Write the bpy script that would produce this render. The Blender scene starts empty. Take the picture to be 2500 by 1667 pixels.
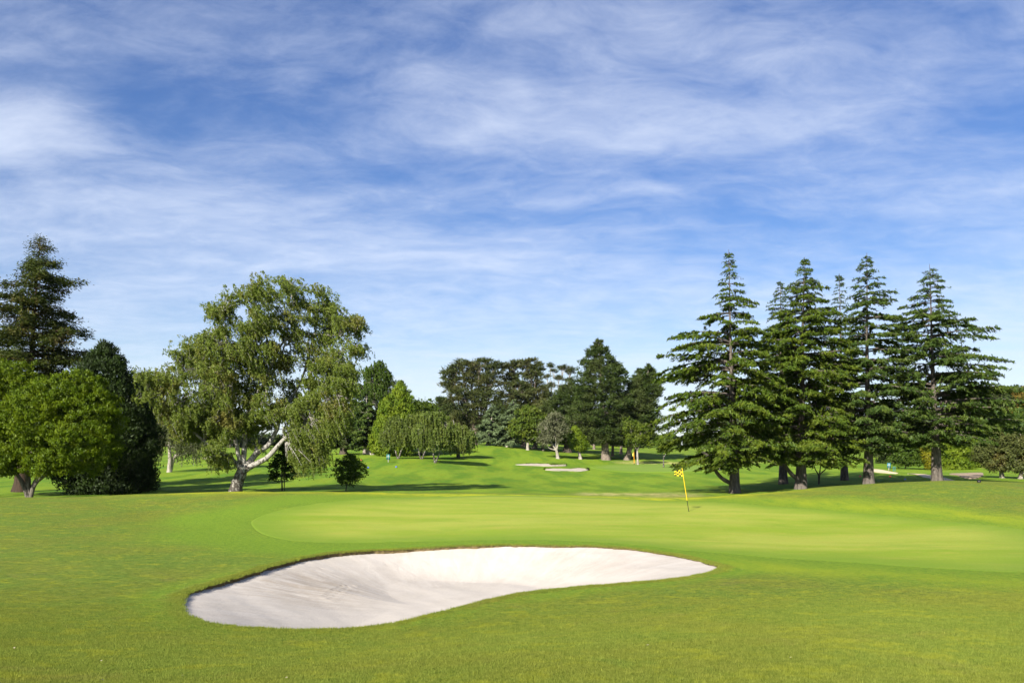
import bpy, math, random
import numpy as np
from mathutils import Vector

# ------------------------------------------------------------------ camera, world, sun, exposure
SC = bpy.context.scene
F, VH, H = 2000.0, 1100.0, 2.95          # focal length in photo pixels, horizon row, eye height above the green
cam_d = bpy.data.cameras.new('camera'); cam = bpy.data.objects.new('camera', cam_d)
SC.collection.objects.link(cam); SC.camera = cam
cam.location = (0, 0, H); cam.rotation_euler = (math.radians(90), 0, 0)
cam_d.sensor_width = 36; cam_d.lens = 36 * F / 2500.0
cam_d.shift_y = (VH - 833.5) / 2500.0
cam_d.clip_start = 0.1; cam_d.clip_end = 30000

SUN_EL = math.radians(30)
SHX, SHY = 0.47, 0.88                   # horizontal direction in which shadows fall
_n = math.hypot(SHX, SHY); SHX /= _n; SHY /= _n
sun_d = bpy.data.lights.new('sun', 'SUN'); sun = bpy.data.objects.new('sun', sun_d)
SC.collection.objects.link(sun)
sun_d.energy = 4.4; sun_d.angle = math.radians(0.55); sun_d.color = (1.0, 0.93, 0.80)
sun.rotation_euler = Vector((SHX * math.cos(SUN_EL), SHY * math.cos(SUN_EL), -math.sin(SUN_EL))).to_track_quat('-Z', 'Y').to_euler()

SC.cycles.max_bounces = 4; SC.cycles.diffuse_bounces = 2; SC.cycles.glossy_bounces = 1; SC.cycles.transmission_bounces = 3
SC.view_settings.view_transform = 'Standard'; SC.view_settings.look = 'None'
SC.view_settings.exposure = 1.55; SC.view_settings.gamma = 1.0; SC.view_settings.use_curve_mapping = False

class NT:
    """small helper to write node trees"""
    def __init__(s, tree): s.t = tree; s.n = tree.nodes; s.l = tree.links
    def new(s, kind, **kw):
        nd = s.n.new(kind)
        for k, v in kw.items(): setattr(nd, k, v)
        return nd
    def put(s, sock, val):
        if val is None: return
        if isinstance(val, bpy.types.NodeSocket): s.l.new(val, sock)
        else:
            if isinstance(val, (tuple, list)) and len(val) == 3 and sock.type == 'RGBA': val = (*val, 1)
            sock.default_value = val
    def math(s, op, a, b=None, c=None, clamp=False):
        nd = s.new('ShaderNodeMath', operation=op, use_clamp=clamp)
        for i, v in enumerate((a, b, c)): s.put(nd.inputs[i], v)
        return nd.outputs[0]
    def vmath(s, op, a, b=None):
        nd = s.new('ShaderNodeVectorMath', operation=op)
        s.put(nd.inputs[0], a); s.put(nd.inputs[1], b)
        return nd.outputs['Value' if op in ('LENGTH', 'DOT_PRODUCT', 'DISTANCE') else 'Vector']
    def mix(s, f, a, b, blend='MIX'):
        nd = s.new('ShaderNodeMix', data_type='RGBA', blend_type=blend)
        s.put(nd.inputs[0], f); s.put(nd.inputs[6], a); s.put(nd.inputs[7], b)
        return nd.outputs[2]
    def noise(s, vec, scale, detail=3, rough=0.55, dist=0.0, out=0):
        nd = s.new('ShaderNodeTexNoise')
        s.put(nd.inputs['Vector'], vec); s.put(nd.inputs['Scale'], scale); s.put(nd.inputs['Detail'], detail)
        s.put(nd.inputs['Roughness'], rough); s.put(nd.inputs['Distortion'], dist)
        return nd.outputs[out]
    def ramp(s, v, lo, hi, a=0.0, b=1.0, smooth=True):
        nd = s.new('ShaderNodeMapRange', interpolation_type='SMOOTHSTEP' if smooth else 'LINEAR')
        s.put(nd.inputs[0], v)
        for i, x in enumerate((lo, hi, a, b)): nd.inputs[i + 1].default_value = x
        return nd.outputs[0]
    def mapping(s, vec, scale=(1, 1, 1), rot=(0, 0, 0), loc=(0, 0, 0)):
        nd = s.new('ShaderNodeMapping'); s.put(nd.inputs['Vector'], vec)
        nd.inputs['Scale'].default_value = scale; nd.inputs['Rotation'].default_value = rot; nd.inputs['Location'].default_value = loc
        return nd.outputs[0]
    def comb(s, x, y, z=0.0):
        nd = s.new('ShaderNodeCombineXYZ')
        for i, v in enumerate((x, y, z)): s.put(nd.inputs[i], v)
        return nd.outputs[0]

# world: physical sky with a veil of cirrus on a plane high above the place
w = bpy.data.worlds.new('World'); SC.world = w; w.use_nodes = True
w.cycles.sampling_method = 'MANUAL'; w.cycles.sample_map_resolution = 256
T = NT(w.node_tree); T.n.clear()
sky = T.new('ShaderNodeTexSky', sky_type='NISHITA', sun_disc=False)
sky.sun_elevation = SUN_EL
sky.sun_rotation = math.atan2(-SHX, -SHY)
sky.air_density = 1.0; sky.dust_density = 0.3; sky.ozone_density = 2.2; sky.altitude = 60
tc = T.new('ShaderNodeTexCoord').outputs['Generated']
sep = T.new('ShaderNodeSeparateXYZ'); T.l.new(tc, sep.inputs[0])
zc = T.math('ADD', T.math('MAXIMUM', sep.outputs[2], 0.0), 0.16)
px = T.math('DIVIDE', sep.outputs[0], zc); py = T.math('DIVIDE', sep.outputs[1], zc)
P = T.comb(px, py, 0.0)
def plane_pt(u, v):
    d = np.array([(u - 1250) / F, 1.0, (VH - v) / F]); d /= np.linalg.norm(d); zz = max(d[2], 0) + 0.16
    return d[0] / zz, d[1] / zz
def cloud_blob(u, v, ru, rv):
    cx, cy = plane_pt(u, v); ax, ay = plane_pt(u + ru, v); bx_, by_ = plane_pt(u, v - rv)
    sx = max(abs(ax - cx), 1e-3); sy = max(abs(by_ - cy), 1e-3)
    nd = T.new('ShaderNodeVectorMath', operation='MULTIPLY_ADD'); T.l.new(PW, nd.inputs[0])
    nd.inputs[1].default_value = (1 / sx, 1 / sy, 0); nd.inputs[2].default_value = (-cx / sx, -cy / sy, 0)
    return T.ramp(T.vmath('LENGTH', nd.outputs[0]), 0.0, 1.7, 1.0, 0.0)
warp = T.vmath('SUBTRACT', T.noise(P, 1.1, 3, 0.6, out=1), (0.5, 0.5, 0.5))
PW = T.vmath('ADD', P, T.vmath('MULTIPLY', warp, (0.34, 0.34, 0)))
n_big = T.noise(T.mapping(PW, scale=(0.8, 1.9, 1), rot=(0, 0, math.radians(-24))), 1.0, 4, 0.55)
n_fine = T.noise(T.mapping(PW, scale=(1.3, 2.2, 1), rot=(0, 0, math.radians(-42))), 5.0, 7, 0.70, 0.3)
n_mid = T.noise(T.mapping(PW, scale=(0.9, 1.7, 1), rot=(0, 0, math.radians(32))), 2.6, 6, 0.62, 0.2)
cov = T.math('MULTIPLY_ADD', n_big, 1.05, -0.50)
cov = T.math('ADD', cov, T.math('MULTIPLY_ADD', n_fine, 1.05, -0.525))
cov = T.math('ADD', cov, T.math('MULTIPLY_ADD', n_mid, 0.85, -0.425))
for (u, v, ru, rv, wt) in [
        (20, 335, 270, 95, 1.0), (430, 110, 190, 40, 0.16), (250, 500, 560, 95, 0.40), (800, 640, 640, 85, 0.34),
        (1500, 290, 480, 110, 0.36), (1950, 240, 330, 110, 0.20), (2300, 500, 420, 90, 0.30), (1500, 100, 320, 60, 0.18),
        (1020, 195, 130, 40, 0.22), (1265, 205, 60, 40, 0.22), (1360, 490, 80, 16, 0.24), (1560, 475, 80, 16, 0.24), (1900, 520, 100, 24, 0.22),
        (520, 300, 380, 60, -0.36), (880, 400, 330, 50, -0.34), (250, 190, 320, 50, -0.16), (1750, 210, 170, 45, -0.22),
        (1500, 520, 500, 35, -0.20), (2450, 300, 170, 60, -0.34), (120, 655, 380, 35, -0.18), (2050, 60, 420, 50, -0.14)]:
    nd = T.new('ShaderNodeMath', operation='MULTIPLY_ADD'); T.put(nd.inputs[0], cloud_blob(u, v, ru, rv)); nd.inputs[1].default_value = wt; T.put(nd.inputs[2], cov); cov = nd.outputs[0]
lowveil = T.ramp(sep.outputs[2], 0.0, 0.30, 0.48, 0.0)
cov = T.math('ADD', cov, lowveil)
mask = T.ramp(cov, -0.48, 1.12, 0.0, 0.84)
hs = T.new('ShaderNodeHueSaturation'); T.l.new(sky.outputs[0], hs.inputs['Color'])
hs.inputs['Saturation'].default_value = 1.34; hs.inputs['Value'].default_value = 1.0; hs.inputs['Hue'].default_value = 0.516
cloudcol = T.mix(T.ramp(sep.outputs[2], 0.0, 0.5), (6.6, 7.4, 8.8), (5.6, 6.25, 7.7))
final = T.mix(mask, hs.outputs[0], cloudcol)
bg = T.new('ShaderNodeBackground'); T.l.new(final, bg.inputs[0]); bg.inputs[1].default_value = 0.046
wo = T.new('ShaderNodeOutputWorld'); T.l.new(bg.outputs[0], wo.inputs[0])

# ------------------------------------------------------------------ helpers
COL = SC.collection
rng = np.random.default_rng(16)
def tag(o, label=None, cat=None, group=None, kind=None):
    if label: o['label'] = label
    if cat: o['category'] = cat
    if group: o['group'] = group
    if kind: o['kind'] = kind
    return o
def empty(name, loc):
    o = bpy.data.objects.new(name, None); COL.objects.link(o); o.location = tuple(loc); o.empty_display_size = 0.5
    return o
def raw_mesh(name, V, faces, smooth=False):
    """faces: list of int arrays (n,k)"""
    me = bpy.data.meshes.new(name); V = np.asarray(V, np.float32)
    me.vertices.add(len(V)); me.vertices.foreach_set('co', V.ravel())
    faces = [np.asarray(f, np.int32) for f in faces if len(f)]
    loops = np.concatenate([f.ravel() for f in faces]); tot = np.concatenate([np.full(len(f), f.shape[1], np.int32) for f in faces])
    start = np.concatenate([[0], np.cumsum(tot)[:-1]]).astype(np.int32)
    me.loops.add(len(loops)); me.loops.foreach_set('vertex_index', loops)
    me.polygons.add(len(tot)); me.polygons.foreach_set('loop_start', start)
    if smooth: me.polygons.foreach_set('use_smooth', np.ones(len(tot), bool))
    me.update(calc_edges=True); me.validate()
    return me
def obj(name, V, faces, mat, parent=None, smooth=False):
    me = raw_mesh(name, V, faces, smooth)
    for m in (mat if isinstance(mat, (list, tuple)) else [mat]): me.materials.append(m)
    o = bpy.data.objects.new(name, me); COL.objects.link(o)
    if parent: o.parent = parent
    return o
def attr(o, name, vals):
    a = o.data.attributes.new(name, 'FLOAT', 'POINT'); a.data.foreach_set('value', np.asarray(vals, np.float32))
def sstep(x, a, b):
    t = np.clip((x - a) / (b - a), 0, 1); return t * t * (3 - 2 * t)
class Tubes:
    def __init__(s): s.V = []; s.Q = []; s.n = 0
    def add(s, pts, rad, sides=6, rough=0.0, rg=None):
        pts = np.asarray(pts, float); rad = np.broadcast_to(np.asarray(rad, float), (len(pts),))
        tan = np.gradient(pts, axis=0); tan /= np.linalg.norm(tan, axis=1)[:, None] + 1e-9
        ref = np.array([0.0, 1.0, 0.03]) if abs(tan[0][2]) > 0.6 else np.array([0, 0.02, 1.0])
        b = np.cross(tan, ref); b /= np.linalg.norm(b, axis=1)[:, None] + 1e-9
        c = np.cross(tan, b)
        a = np.linspace(0, 2 * math.pi, sides, endpoint=False)
        R = rad[:, None] * np.ones(sides)
        if rough and rg is not None: R = R * (1 + rg.normal(0, rough, R.shape))
        V = pts[:, None, :] + R[:, :, None] * (np.cos(a)[None, :, None] * b[:, None, :] + np.sin(a)[None, :, None] * c[:, None, :])
        m = len(pts); i = np.arange(m - 1)[:, None] * sides; j = np.arange(sides)[None, :]; j2 = (j + 1) % sides
        Q = np.stack([i + j, i + j2, i + sides + j2, i + sides + j], -1).reshape(-1, 4)
        s.V.append(V.reshape(-1, 3)); s.Q.append(Q + s.n); s.n += m * sides
    def build(s, name, mat, parent):
        o = obj(name, np.concatenate(s.V), [np.concatenate(s.Q)], mat, parent, smooth=True)
        if name == 'branches': o['kind'] = 'stuff'
        return o
def spline(pts, n):
    """Catmull-Rom through the points"""
    p = np.asarray(pts, float)
    if len(p) < 3: return p[0] + np.linspace(0, 1, n)[:, None] * (p[-1] - p[0])
    q = np.vstack([2 * p[0] - p[1], p, 2 * p[-1] - p[-2]]); t = np.linspace(0, len(p) - 1 - 1e-6, n); i = t.astype(int); f = (t - i)[:, None]
    a, b, c, d = q[i], q[i + 1], q[i + 2], q[i + 3]
    return 0.5 * (2 * b + (c - a) * f + (2 * a - 5 * b + 4 * c - d) * f ** 2 + (3 * b - a - 3 * c + d) * f ** 3)
def unit(v): return v / (np.linalg.norm(v, axis=-1, keepdims=True) + 1e-9)
class Leaves:
    """a cloud of small pointed leaf faces"""
    def __init__(s): s.V = []
    def add(s, c, axis, nrm, L, W):
        c = np.asarray(c, float); axis = unit(axis); b = unit(np.cross(nrm, axis)); n = len(c)
        L = np.broadcast_to(np.asarray(L, float), (n,))[:, None]; W = np.broadcast_to(np.asarray(W, float), (n,))[:, None]
        a = axis * L * 0.5; b = b * W * 0.5
        s.V.append(np.stack([c - a + b, c + a, c - a - b], 1).reshape(-1, 3))
    def count(s): return sum(len(v) for v in s.V) // 3
    def build(s, name, mat, parent):
        V = np.concatenate(s.V); return obj(name, V, [np.arange(len(V)).reshape(-1, 3)], mat, parent)
def rnd(rg, n): return unit(rg.normal(size=(n, 3)))

# ------------------------------------------------------------------ terrain height
ROWS = {  # distance : [(photo column, row or height 'z')...] -- the lie of the land read off the photograph
    4.5: [(-400, 1.22), (400, 1.22), (1250, 1.25), (2000, 1.28), (2900, 1.30)],
    8.0: [(-400, .86), (400, .86), (1250, .98), (2000, 1.05), (2900, 1.05)],
    12.: [(-400, .52), (400, .45), (900, .36), (1400, .50), (2000, .66), (2900, .75)],
    16.: [(-400, .32), (400, .26), (1250, .36), (1700, .42), (2200, .42), (2900, .45)],
    20.: [(-400, .25), (400, .22), (1250, .26), (1800, .22), (2300, .22), (2900, .25)],
    24.: [(-400, .22), (400, .18), (1250, .20), (1800, .10), (2300, .08), (2900, .12)],
    31.: [(-400, .20), (400, .12), (1000, .06), (1800, .06), (2400, .08), (2900, .22)],
    38.: [(-400, .22), (400, .22), (1000, .22), (1700, .20), (2050, .20), (2400, .48), (2900, .60)],
    48.: [(-400, .20), (0, .24), (340, .42), (560, .58), (900, .52), (1250, .37), (1650, .15), (1800, .36), (2000, .76), (2300, 1.14), (2500, 1.03), (2900, .9)],
    55.: [(-400, -.35), (0, -.32), (340, -.15), (560, .05), (900, .05), (1250, .08), (1650, -.05), (1800, -.12), (2000, .42), (2300, .92), (2500, .80), (2900, .6)],
    62.: [(-400, -.4), (0, -.35), (400, -.25), (560, -.12), (900, -.05), (1250, -.14), (1650, -.26), (1800, -.30), (2000, .05), (2300, .52), (2500, .50), (2900, .4)],
    80.: [(-400, -.2), (0, -.2), (400, -.12), (900, -.20), (1250, -.57), (1650, -.55), (2000, -.06), (2300, .33), (2500, .10), (2900, .1)],
    100: [(-400, .3), (400, .40), (900, .62), (1250, -.40), (1650, -.45), (2000, .06), (2300, .24), (2500, .12), (2900, .2)],
    125: [(-400, .8), (400, .8), (900, 1.55), (1100, 1.07), (1250, .02), (1450, -.17), (1650, .14), (2000, .33), (2300, .2), (2900, .3)],
    150: [(-400, 1.5), (400, 1.6), (900, 2.3), (1100, 2.3), (1250, 1.65), (1450, .48), (1650, .33), (2000, .7), (2300, .4), (2900, .5)],
    180: [(-400, 2.4), (400, 2.4), (900, 3.1), (1200, 3.85), (1450, 2.05), (1650, 1.4), (2000, 1.35), (2300, 1.0), (2900, 1.0)],
    240: [(-400, 3.5), (400, 3.5), (900, 4.1), (1200, 5.5), (1450, 3.8), (1650, 3.2), (2000, 2.4), (2900, 2.0)],
    380: [(-400, 5), (900, 6), (1250, 7), (1700, 5), (2900, 4)],
}
_cp = np.array([(u, Y, z) for Y, row in ROWS.items() for u, z in row], float)
def _warp(x, y):
    yy = np.clip(y, 4.5, 380.0); u = 1250 + F * x / np.maximum(y, 4.5); u = np.clip(u, -400, 2900)
    return np.stack([u / 700.0, np.log(yy) * 1.6], -1)
_cx = np.stack([_cp[:, 0] / 700.0, np.log(_cp[:, 1]) * 1.6], -1)
def _ker(r2): return 0.5 * r2 * np.log(r2 + 1e-12)
_n = len(_cx); _K = _ker(((_cx[:, None] - _cx[None]) ** 2).sum(-1)) + np.eye(_n) * 2e-3
_Pm = np.c_[np.ones(_n), _cx]; _A = np.block([[_K, _Pm], [_Pm.T, np.zeros((3, 3))]])
_sol = np.linalg.solve(_A, np.r_[_cp[:, 2], 0, 0, 0])
def gz(x, y):
    x = np.atleast_1d(np.asarray(x, float)); y = np.atleast_1d(np.asarray(y, float)); out = np.empty(len(x))
    for i in range(0, len(x), 20000):
        q = _warp(x[i:i + 20000], y[i:i + 20000])
        d2 = ((q[:, None] - _cx[None]) ** 2).sum(-1)
        out[i:i + 20000] = _ker(d2) @ _sol[:_n] + _sol[_n] + q @ _sol[_n + 1:]
    return out
def g1(x, y): return float(gz([x], [y])[0])
def W(u, v, Y): return np.array([(u - 1250) / F * Y, Y, H - (v - VH) / F * Y])
_YS = np.geomspace(5, 370, 900)
def ground_hit(u, v, Y0=20.0):
    """where the sight line through a photo pixel meets the ground, nearest crossing to Y0"""
    g = gz((u - 1250) / F * _YS, _YS) - (H - (v - VH) / F * _YS)
    i = np.where((g[:-1] < 0) & (g[1:] >= 0))[0]
    i = int(i[np.argmin(np.abs(np.log(_YS[i] / Y0)))]) if len(i) else int(np.argmin(np.abs(g)))
    Y = _YS[i] + (_YS[min(i + 1, 899)] - _YS[i]) * float(np.clip(-g[i] / (g[min(i + 1, 899)] - g[i] + 1e-9), 0, 1))
    return np.array([(u - 1250) / F * Y, Y])
# ------------------------------------------------------------------ ground materials
def new_mat(name):
    m = bpy.data.materials.new(name); m.use_nodes = True; t = NT(m.node_tree); t.n.clear()
    out = t.new('ShaderNodeOutputMaterial'); return m, t, out
def princ(t, out, col, rough=0.9, spec=0.2, normal=None, **kw):
    p = t.new('ShaderNodeBsdfPrincipled'); t.put(p.inputs['Base Color'], col); t.put(p.inputs['Roughness'], rough)
    t.put(p.inputs['Specular IOR Level'], spec)
    if normal is not None: t.l.new(normal, p.inputs['Normal'])
    for k, v in kw.items(): t.put(p.inputs[k], v)
    t.l.new(p.outputs[0], out.inputs[0]); return p
def bump(t, h, strength=0.3, dist=0.02):
    b = t.new('ShaderNodeBump'); b.inputs['Strength'].default_value = strength; b.inputs['Distance'].default_value = dist
    t.l.new(h, b.inputs['Height']); return b.outputs[0]
def at(t, name):
    a = t.new('ShaderNodeAttribute', attribute_name=name); return a.outputs['Fac']
def simple_mat(name, col, rough=0.6, spec=0.4, var=0.25, scale=8.0, bmp=0.0):
    m, t, out = new_mat(name)
    p = t.new('ShaderNodeTexCoord').outputs['Object']
    n = t.noise(p, scale, 5, 0.6)
    c = t.mix(n, tuple(x * (1 - var) for x in col), tuple(x * (1 + var) for x in col))
    princ(t, out, c, rough, spec, bump(t, n, bmp, 0.02) if bmp else None); return m

def turf_colour(t, pos):
    flat = t.vmath('MULTIPLY', pos, (1, 1, 0.2))
    n1 = t.noise(flat, 0.30, 4, 0.6, 0.4)
    n2 = t.noise(t.mapping(flat, scale=(1, 1.3, 1)), 1.5, 7, 0.78, 0.5)
    n3 = t.noise(flat, 9.0, 4, 0.75)
    n4 = t.noise(t.vmath('ADD', flat, (31, 7, 3)), 0.75, 6, 0.72, 0.6)
    c = t.mix(t.ramp(n1, 0.38, 0.62), (0.132, 0.165, 0.018), (0.100, 0.172, 0.018))
    c = t.mix(t.math('MULTIPLY', t.ramp(n2, 0.51, 0.62), 0.80), c, (0.235, 0.262, 0.012))
    c = t.mix(t.math('MULTIPLY', t.ramp(n4, 0.55, 0.68), 0.45), c, (0.160, 0.138, 0.044))
    c = t.mix(t.math('MULTIPLY', t.ramp(n4, 0.46, 0.32), 0.70), c, (0.070, 0.152, 0.017))
    n5 = t.noise(t.vmath('ADD', flat, (5, 17, 1)), 4.2, 5, 0.7, 0.3)
    c = t.mix(t.math('MULTIPLY', t.ramp(n5, 0.52, 0.66), 0.42), c, (0.052, 0.098, 0.012))
    c = t.mix(t.math('MULTIPLY', t.ramp(n5, 0.45, 0.33), 0.40), c, (0.235, 0.245, 0.022))
    c = t.mix(t.ramp(n3, 0.30, 0.72), t.mix(0.42, c, (0.038, 0.066, 0.009)), t.mix(0.20, c, (0.32, 0.33, 0.08)))
    return c, n3
m_turf, t, out = new_mat('mown_turf')
pos = t.new('ShaderNodeNewGeometry').outputs['Position']
c, n3 = turf_colour(t, pos)
# fairway beyond: cooler green with mowing bands
st = t.noise(t.mapping(pos, scale=(0.30, 0.05, 0), rot=(0, 0, math.radians(-38))), 1.0, 3, 0.5)
fw = t.mix(t.ramp(st, 0.40, 0.60), (0.090, 0.180, 0.014), (0.170, 0.262, 0.020))
fw = t.mix(t.math('MULTIPLY', t.ramp(t.noise(t.mapping(pos, scale=(1, 0.45, 1)), 0.55, 6, 0.7), 0.40, 0.70), 0.7), fw, (0.180, 0.230, 0.014))
fw = t.mix(t.ramp(t.noise(t.mapping(pos, scale=(1, 0.5, 1)), 2.4, 5, 0.7), 0.3, 0.75), t.mix(0.30, fw, (0.020, 0.055, 0.006)), fw)
c = t.mix(at(t, 'fairway'), c, fw)
# collar round the putting green: dense dark green
ap = t.mix(t.ramp(n3, 0.3, 0.7), (0.098, 0.182, 0.016), (0.160, 0.245, 0.020))
c = t.mix(at(t, 'collar'), c, ap)
yl = t.math('MULTIPLY', at(t, 'yellow'), t.ramp(t.noise(t.mapping(pos, scale=(1, 0.4, 1)), 0.9, 6, 0.72, 0.4), 0.30, 0.62))
c = t.mix(yl, c, (0.330, 0.345, 0.018))
dry = t.math('MULTIPLY', at(t, 'dry'), t.ramp(t.noise(t.mapping(pos, scale=(1, 0.35, 1)), 1.4, 6, 0.7), 0.36, 0.60))
c = t.mix(dry, c, (0.42, 0.36, 0.15))
fine = t.noise(pos, 55.0, 4, 0.7)
hgt = t.math('ADD', t.math('MULTIPLY', n3, 0.6), t.math('MULTIPLY', fine, 0.4))
princ(t, out, c, 0.95, 0.08, bump(t, hgt, 0.9, 0.06))

m_blade, t, out = new_mat('grass_blade')
pos = t.new('ShaderNodeNewGeometry').outputs['Position']
c, _ = turf_colour(t, pos)
ri = t.new('ShaderNodeNewGeometry').outputs['Random Per Island']
c = t.mix(t.ramp(ri, 0.0, 1.0), t.mix(0.12, c, (0.06, 0.10, 0.012)), t.mix(0.35, c, (0.42, 0.44, 0.10)))
d1 = t.new('ShaderNodeBsdfDiffuse'); t.put(d1.inputs[0], c); d2 = t.new('ShaderNodeBsdfTranslucent'); t.put(d2.inputs[0], c)
ms = t.new('ShaderNodeMixShader'); ms.inputs[0].default_value = 0.35
t.l.new(d1.outputs[0], ms.inputs[1]); t.l.new(d2.outputs[0], ms.inputs[2]); t.l.new(ms.outputs[0], out.inputs[0])

def green_mat(name, a, b, dk):
    m, t, out = new_mat(name)
    pos = t.new('ShaderNodeNewGeometry').outputs['Position']
    n1 = t.noise(t.mapping(pos, scale=(0.6, 1.6, 1), rot=(0, 0, 0.2)), 0.16, 5, 0.6, 0.5)
    n2 = t.noise(t.mapping(pos, scale=(0.7, 1.6, 1), rot=(0, 0, 0.3)), 1.0, 7, 0.75)
    stripe = t.noise(t.mapping(pos, scale=(0.02, 0.75, 0), rot=(0, 0, 0.35)), 1.0, 2, 0.5)
    n3 = t.noise(pos, 16.0, 4, 0.7)
    c = t.mix(t.ramp(t.math('ADD', n1, t.math('MULTIPLY_ADD', stripe, 0.30, -0.15)), 0.34, 0.64), a, b)
    c = t.mix(t.math('MULTIPLY', t.ramp(n2, 0.48, 0.70), 0.65), c, dk)
    c = t.mix(t.math('MULTIPLY', t.ramp(t.noise(t.mapping(pos, scale=(0.6, 1.3, 1)), 0.45, 6, 0.7, 0.5), 0.50, 0.30), 0.55), c, (0.165, 0.255, 0.020))
    c = t.mix(t.math('MULTIPLY', t.ramp(t.noise(pos, 5.0, 3, 0.6), 0.64, 0.72), 0.45), c, (0.30, 0.27, 0.07))
    rim = t.math('MULTIPLY', at(t, 'rim'), t.ramp(t.noise(pos, 1.2, 5, 0.7), 0.25, 0.65, 0.72, 1.0))
    c = t.mix(rim, c, (0.135, 0.222, 0.018))
    c = t.mix(t.ramp(n3, 0.25, 0.8), t.mix(0.25, c, (0.05, 0.08, 0.01)), c)
    princ(t, out, c, 0.9, 0.1, bump(t, n3, 0.5, 0.012)); return m
m_green = green_mat('putting_green_turf', (0.198, 0.275, 0.022), (0.280, 0.318, 0.048), (0.320, 0.305, 0.050))
m_green2 = green_mat('far_green_turf', (0.135, 0.225, 0.030), (0.165, 0.245, 0.042), (0.190, 0.25, 0.042))

# sand
m_sand, t, out = new_mat('bunker_sand')
pos = t.new('ShaderNodeNewGeometry').outputs['Position']
ring = at(t, 'around'); rho = at(t, 'inward')
pr = t.comb(ring, rho, 0)
edgew = t.ramp(rho, 1.6, 3.0, 1.0, 0.0)
streak = t.math('ADD', t.math('MULTIPLY', t.math('SUBTRACT', t.noise(t.mapping(pr, scale=(2.4, 0.28, 1)), 1.6, 7, 0.65, 0.5), 0.5), edgew), 0.5)
grain = t.noise(pos, 60, 5, 0.8); blot = t.noise(pos, 0.8, 6, 0.65, 0.4); speck = t.noise(pos, 16, 5, 0.8)
wd = t.math('MULTIPLY', at(t, 'damp'), t.ramp(t.noise(t.mapping(pr, scale=(2.0, 0.6, 1)), 1.5, 8, 0.75, 0.7), 0.36, 0.60))
c = t.mix(t.ramp(streak, 0.22, 0.80), (0.392, 0.354, 0.316), (0.448, 0.418, 0.386))
c = t.mix(t.math('MULTIPLY', t.ramp(blot, 0.45, 0.66), 0.55), c, (0.37, 0.338, 0.30))
c = t.mix(t.math('MULTIPLY', wd, 0.68), c, (0.25, 0.21, 0.165))
c = t.mix(t.math('MULTIPLY', t.ramp(speck, 0.57, 0.70), t.math('ADD', t.math('MULTIPLY', wd, 0.75), 0.20)), c, (0.20, 0.165, 0.12))
lines = t.noise(t.mapping(pr, scale=(7.0, 0.22, 1)), 2.2, 5, 0.6, 0.2)
hh = t.math('ADD', t.math('ADD', t.math('MULTIPLY', t.math('MULTIPLY', lines, edgew), 0.16), t.math('MULTIPLY', grain, 0.25)), t.math('MULTIPLY', t.noise(pos, 3.0, 6, 0.7), 0.5))
princ(t, out, c, 0.95, 0.1, bump(t, hh, 0.75, 0.035))
m_sand_far = simple_mat('far_sand', (0.36, 0.315, 0.26), 0.95, 0.1, 0.12, 1.5, 0.4)
m_soil = simple_mat('turf_edge_soil', (0.115, 0.088, 0.040), 0.95, 0.1, 0.6, 14.0, 0.8)
m_path = simple_mat('gravel_path', (0.52, 0.43, 0.29), 0.95, 0.1, 0.15, 2.0, 0.4)
m_mulch = simple_mat('bark_mulch', (0.28, 0.215, 0.15), 0.95, 0.1, 0.35, 4.0, 0.6)

# ------------------------------------------------------------------ bunker outline and ground mesh
OUT_PX = [(440, 1474), (455, 1449), (500, 1431), (560, 1413), (630, 1395), (690, 1374), (750, 1360), (830, 1349), (930, 1341), (1040, 1336),
          (1180, 1333), (1320, 1332), (1450, 1334), (1550, 1342), (1640, 1353), (1700, 1366), (1746, 1377), (1767, 1384), (1748, 1392),
          (1680, 1405), (1560, 1420), (1420, 1432), (1320, 1442), (1250, 1453), (1180, 1470), (1100, 1490), (1000, 1513), (900, 1531),
          (800, 1539), (720, 1540), (640, 1537), (560, 1530), (500, 1520), (458, 1507), (441, 1491)]
poly = np.array([ground_hit(u, v, 16) for u, v in OUT_PX])
CB = np.array([-1.4, 17.9])
NA = 840
def radial(poly, c, n):
    """radius of a star-shaped outline about c, smoothed, at n even angles"""
    d = poly - c; a = np.arctan2(d[:, 1], d[:, 0]); r = np.hypot(d[:, 0], d[:, 1]); o = np.argsort(a); a, r = a[o], r[o]
    aa = np.r_[a - 2 * math.pi, a, a + 2 * math.pi]; rr = np.r_[r, r, r]
    th = np.linspace(-math.pi, math.pi, n, endpoint=False); R = np.interp(th, aa, rr)
    k = np.hanning(max(5, n // 42)); k /= k.sum()
    return th, np.convolve(np.r_[R[-len(k):], R, R[:len(k)]], k, 'same')[len(k):-len(k)]
TH, RB = radial(poly, CB, NA); RS = RB.copy()
_jr = np.random.default_rng(8); RB = RB + sum(np.sin(TH * k_ + _jr.uniform(0, 6)) * a_ for k_, a_ in ((31, .02), (57, .014), (97, .012), (171, .010), (263, .008)))
DX, DY = np.cos(TH), np.sin(TH)
def rings(radii):
    """radii (m,n): xy of rings about the bunker centre"""
    return CB[0] + radii * DX, CB[1] + radii * DY
def ring_quads(m, n, off=0):
    i = np.arange(m - 1)[:, None] * n; j = np.arange(n)[None]; j2 = (j + 1) % n
    return (np.stack([i + j, i + n + j, i + n + j2, i + j2], -1).reshape(-1, 4) + off)

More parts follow.
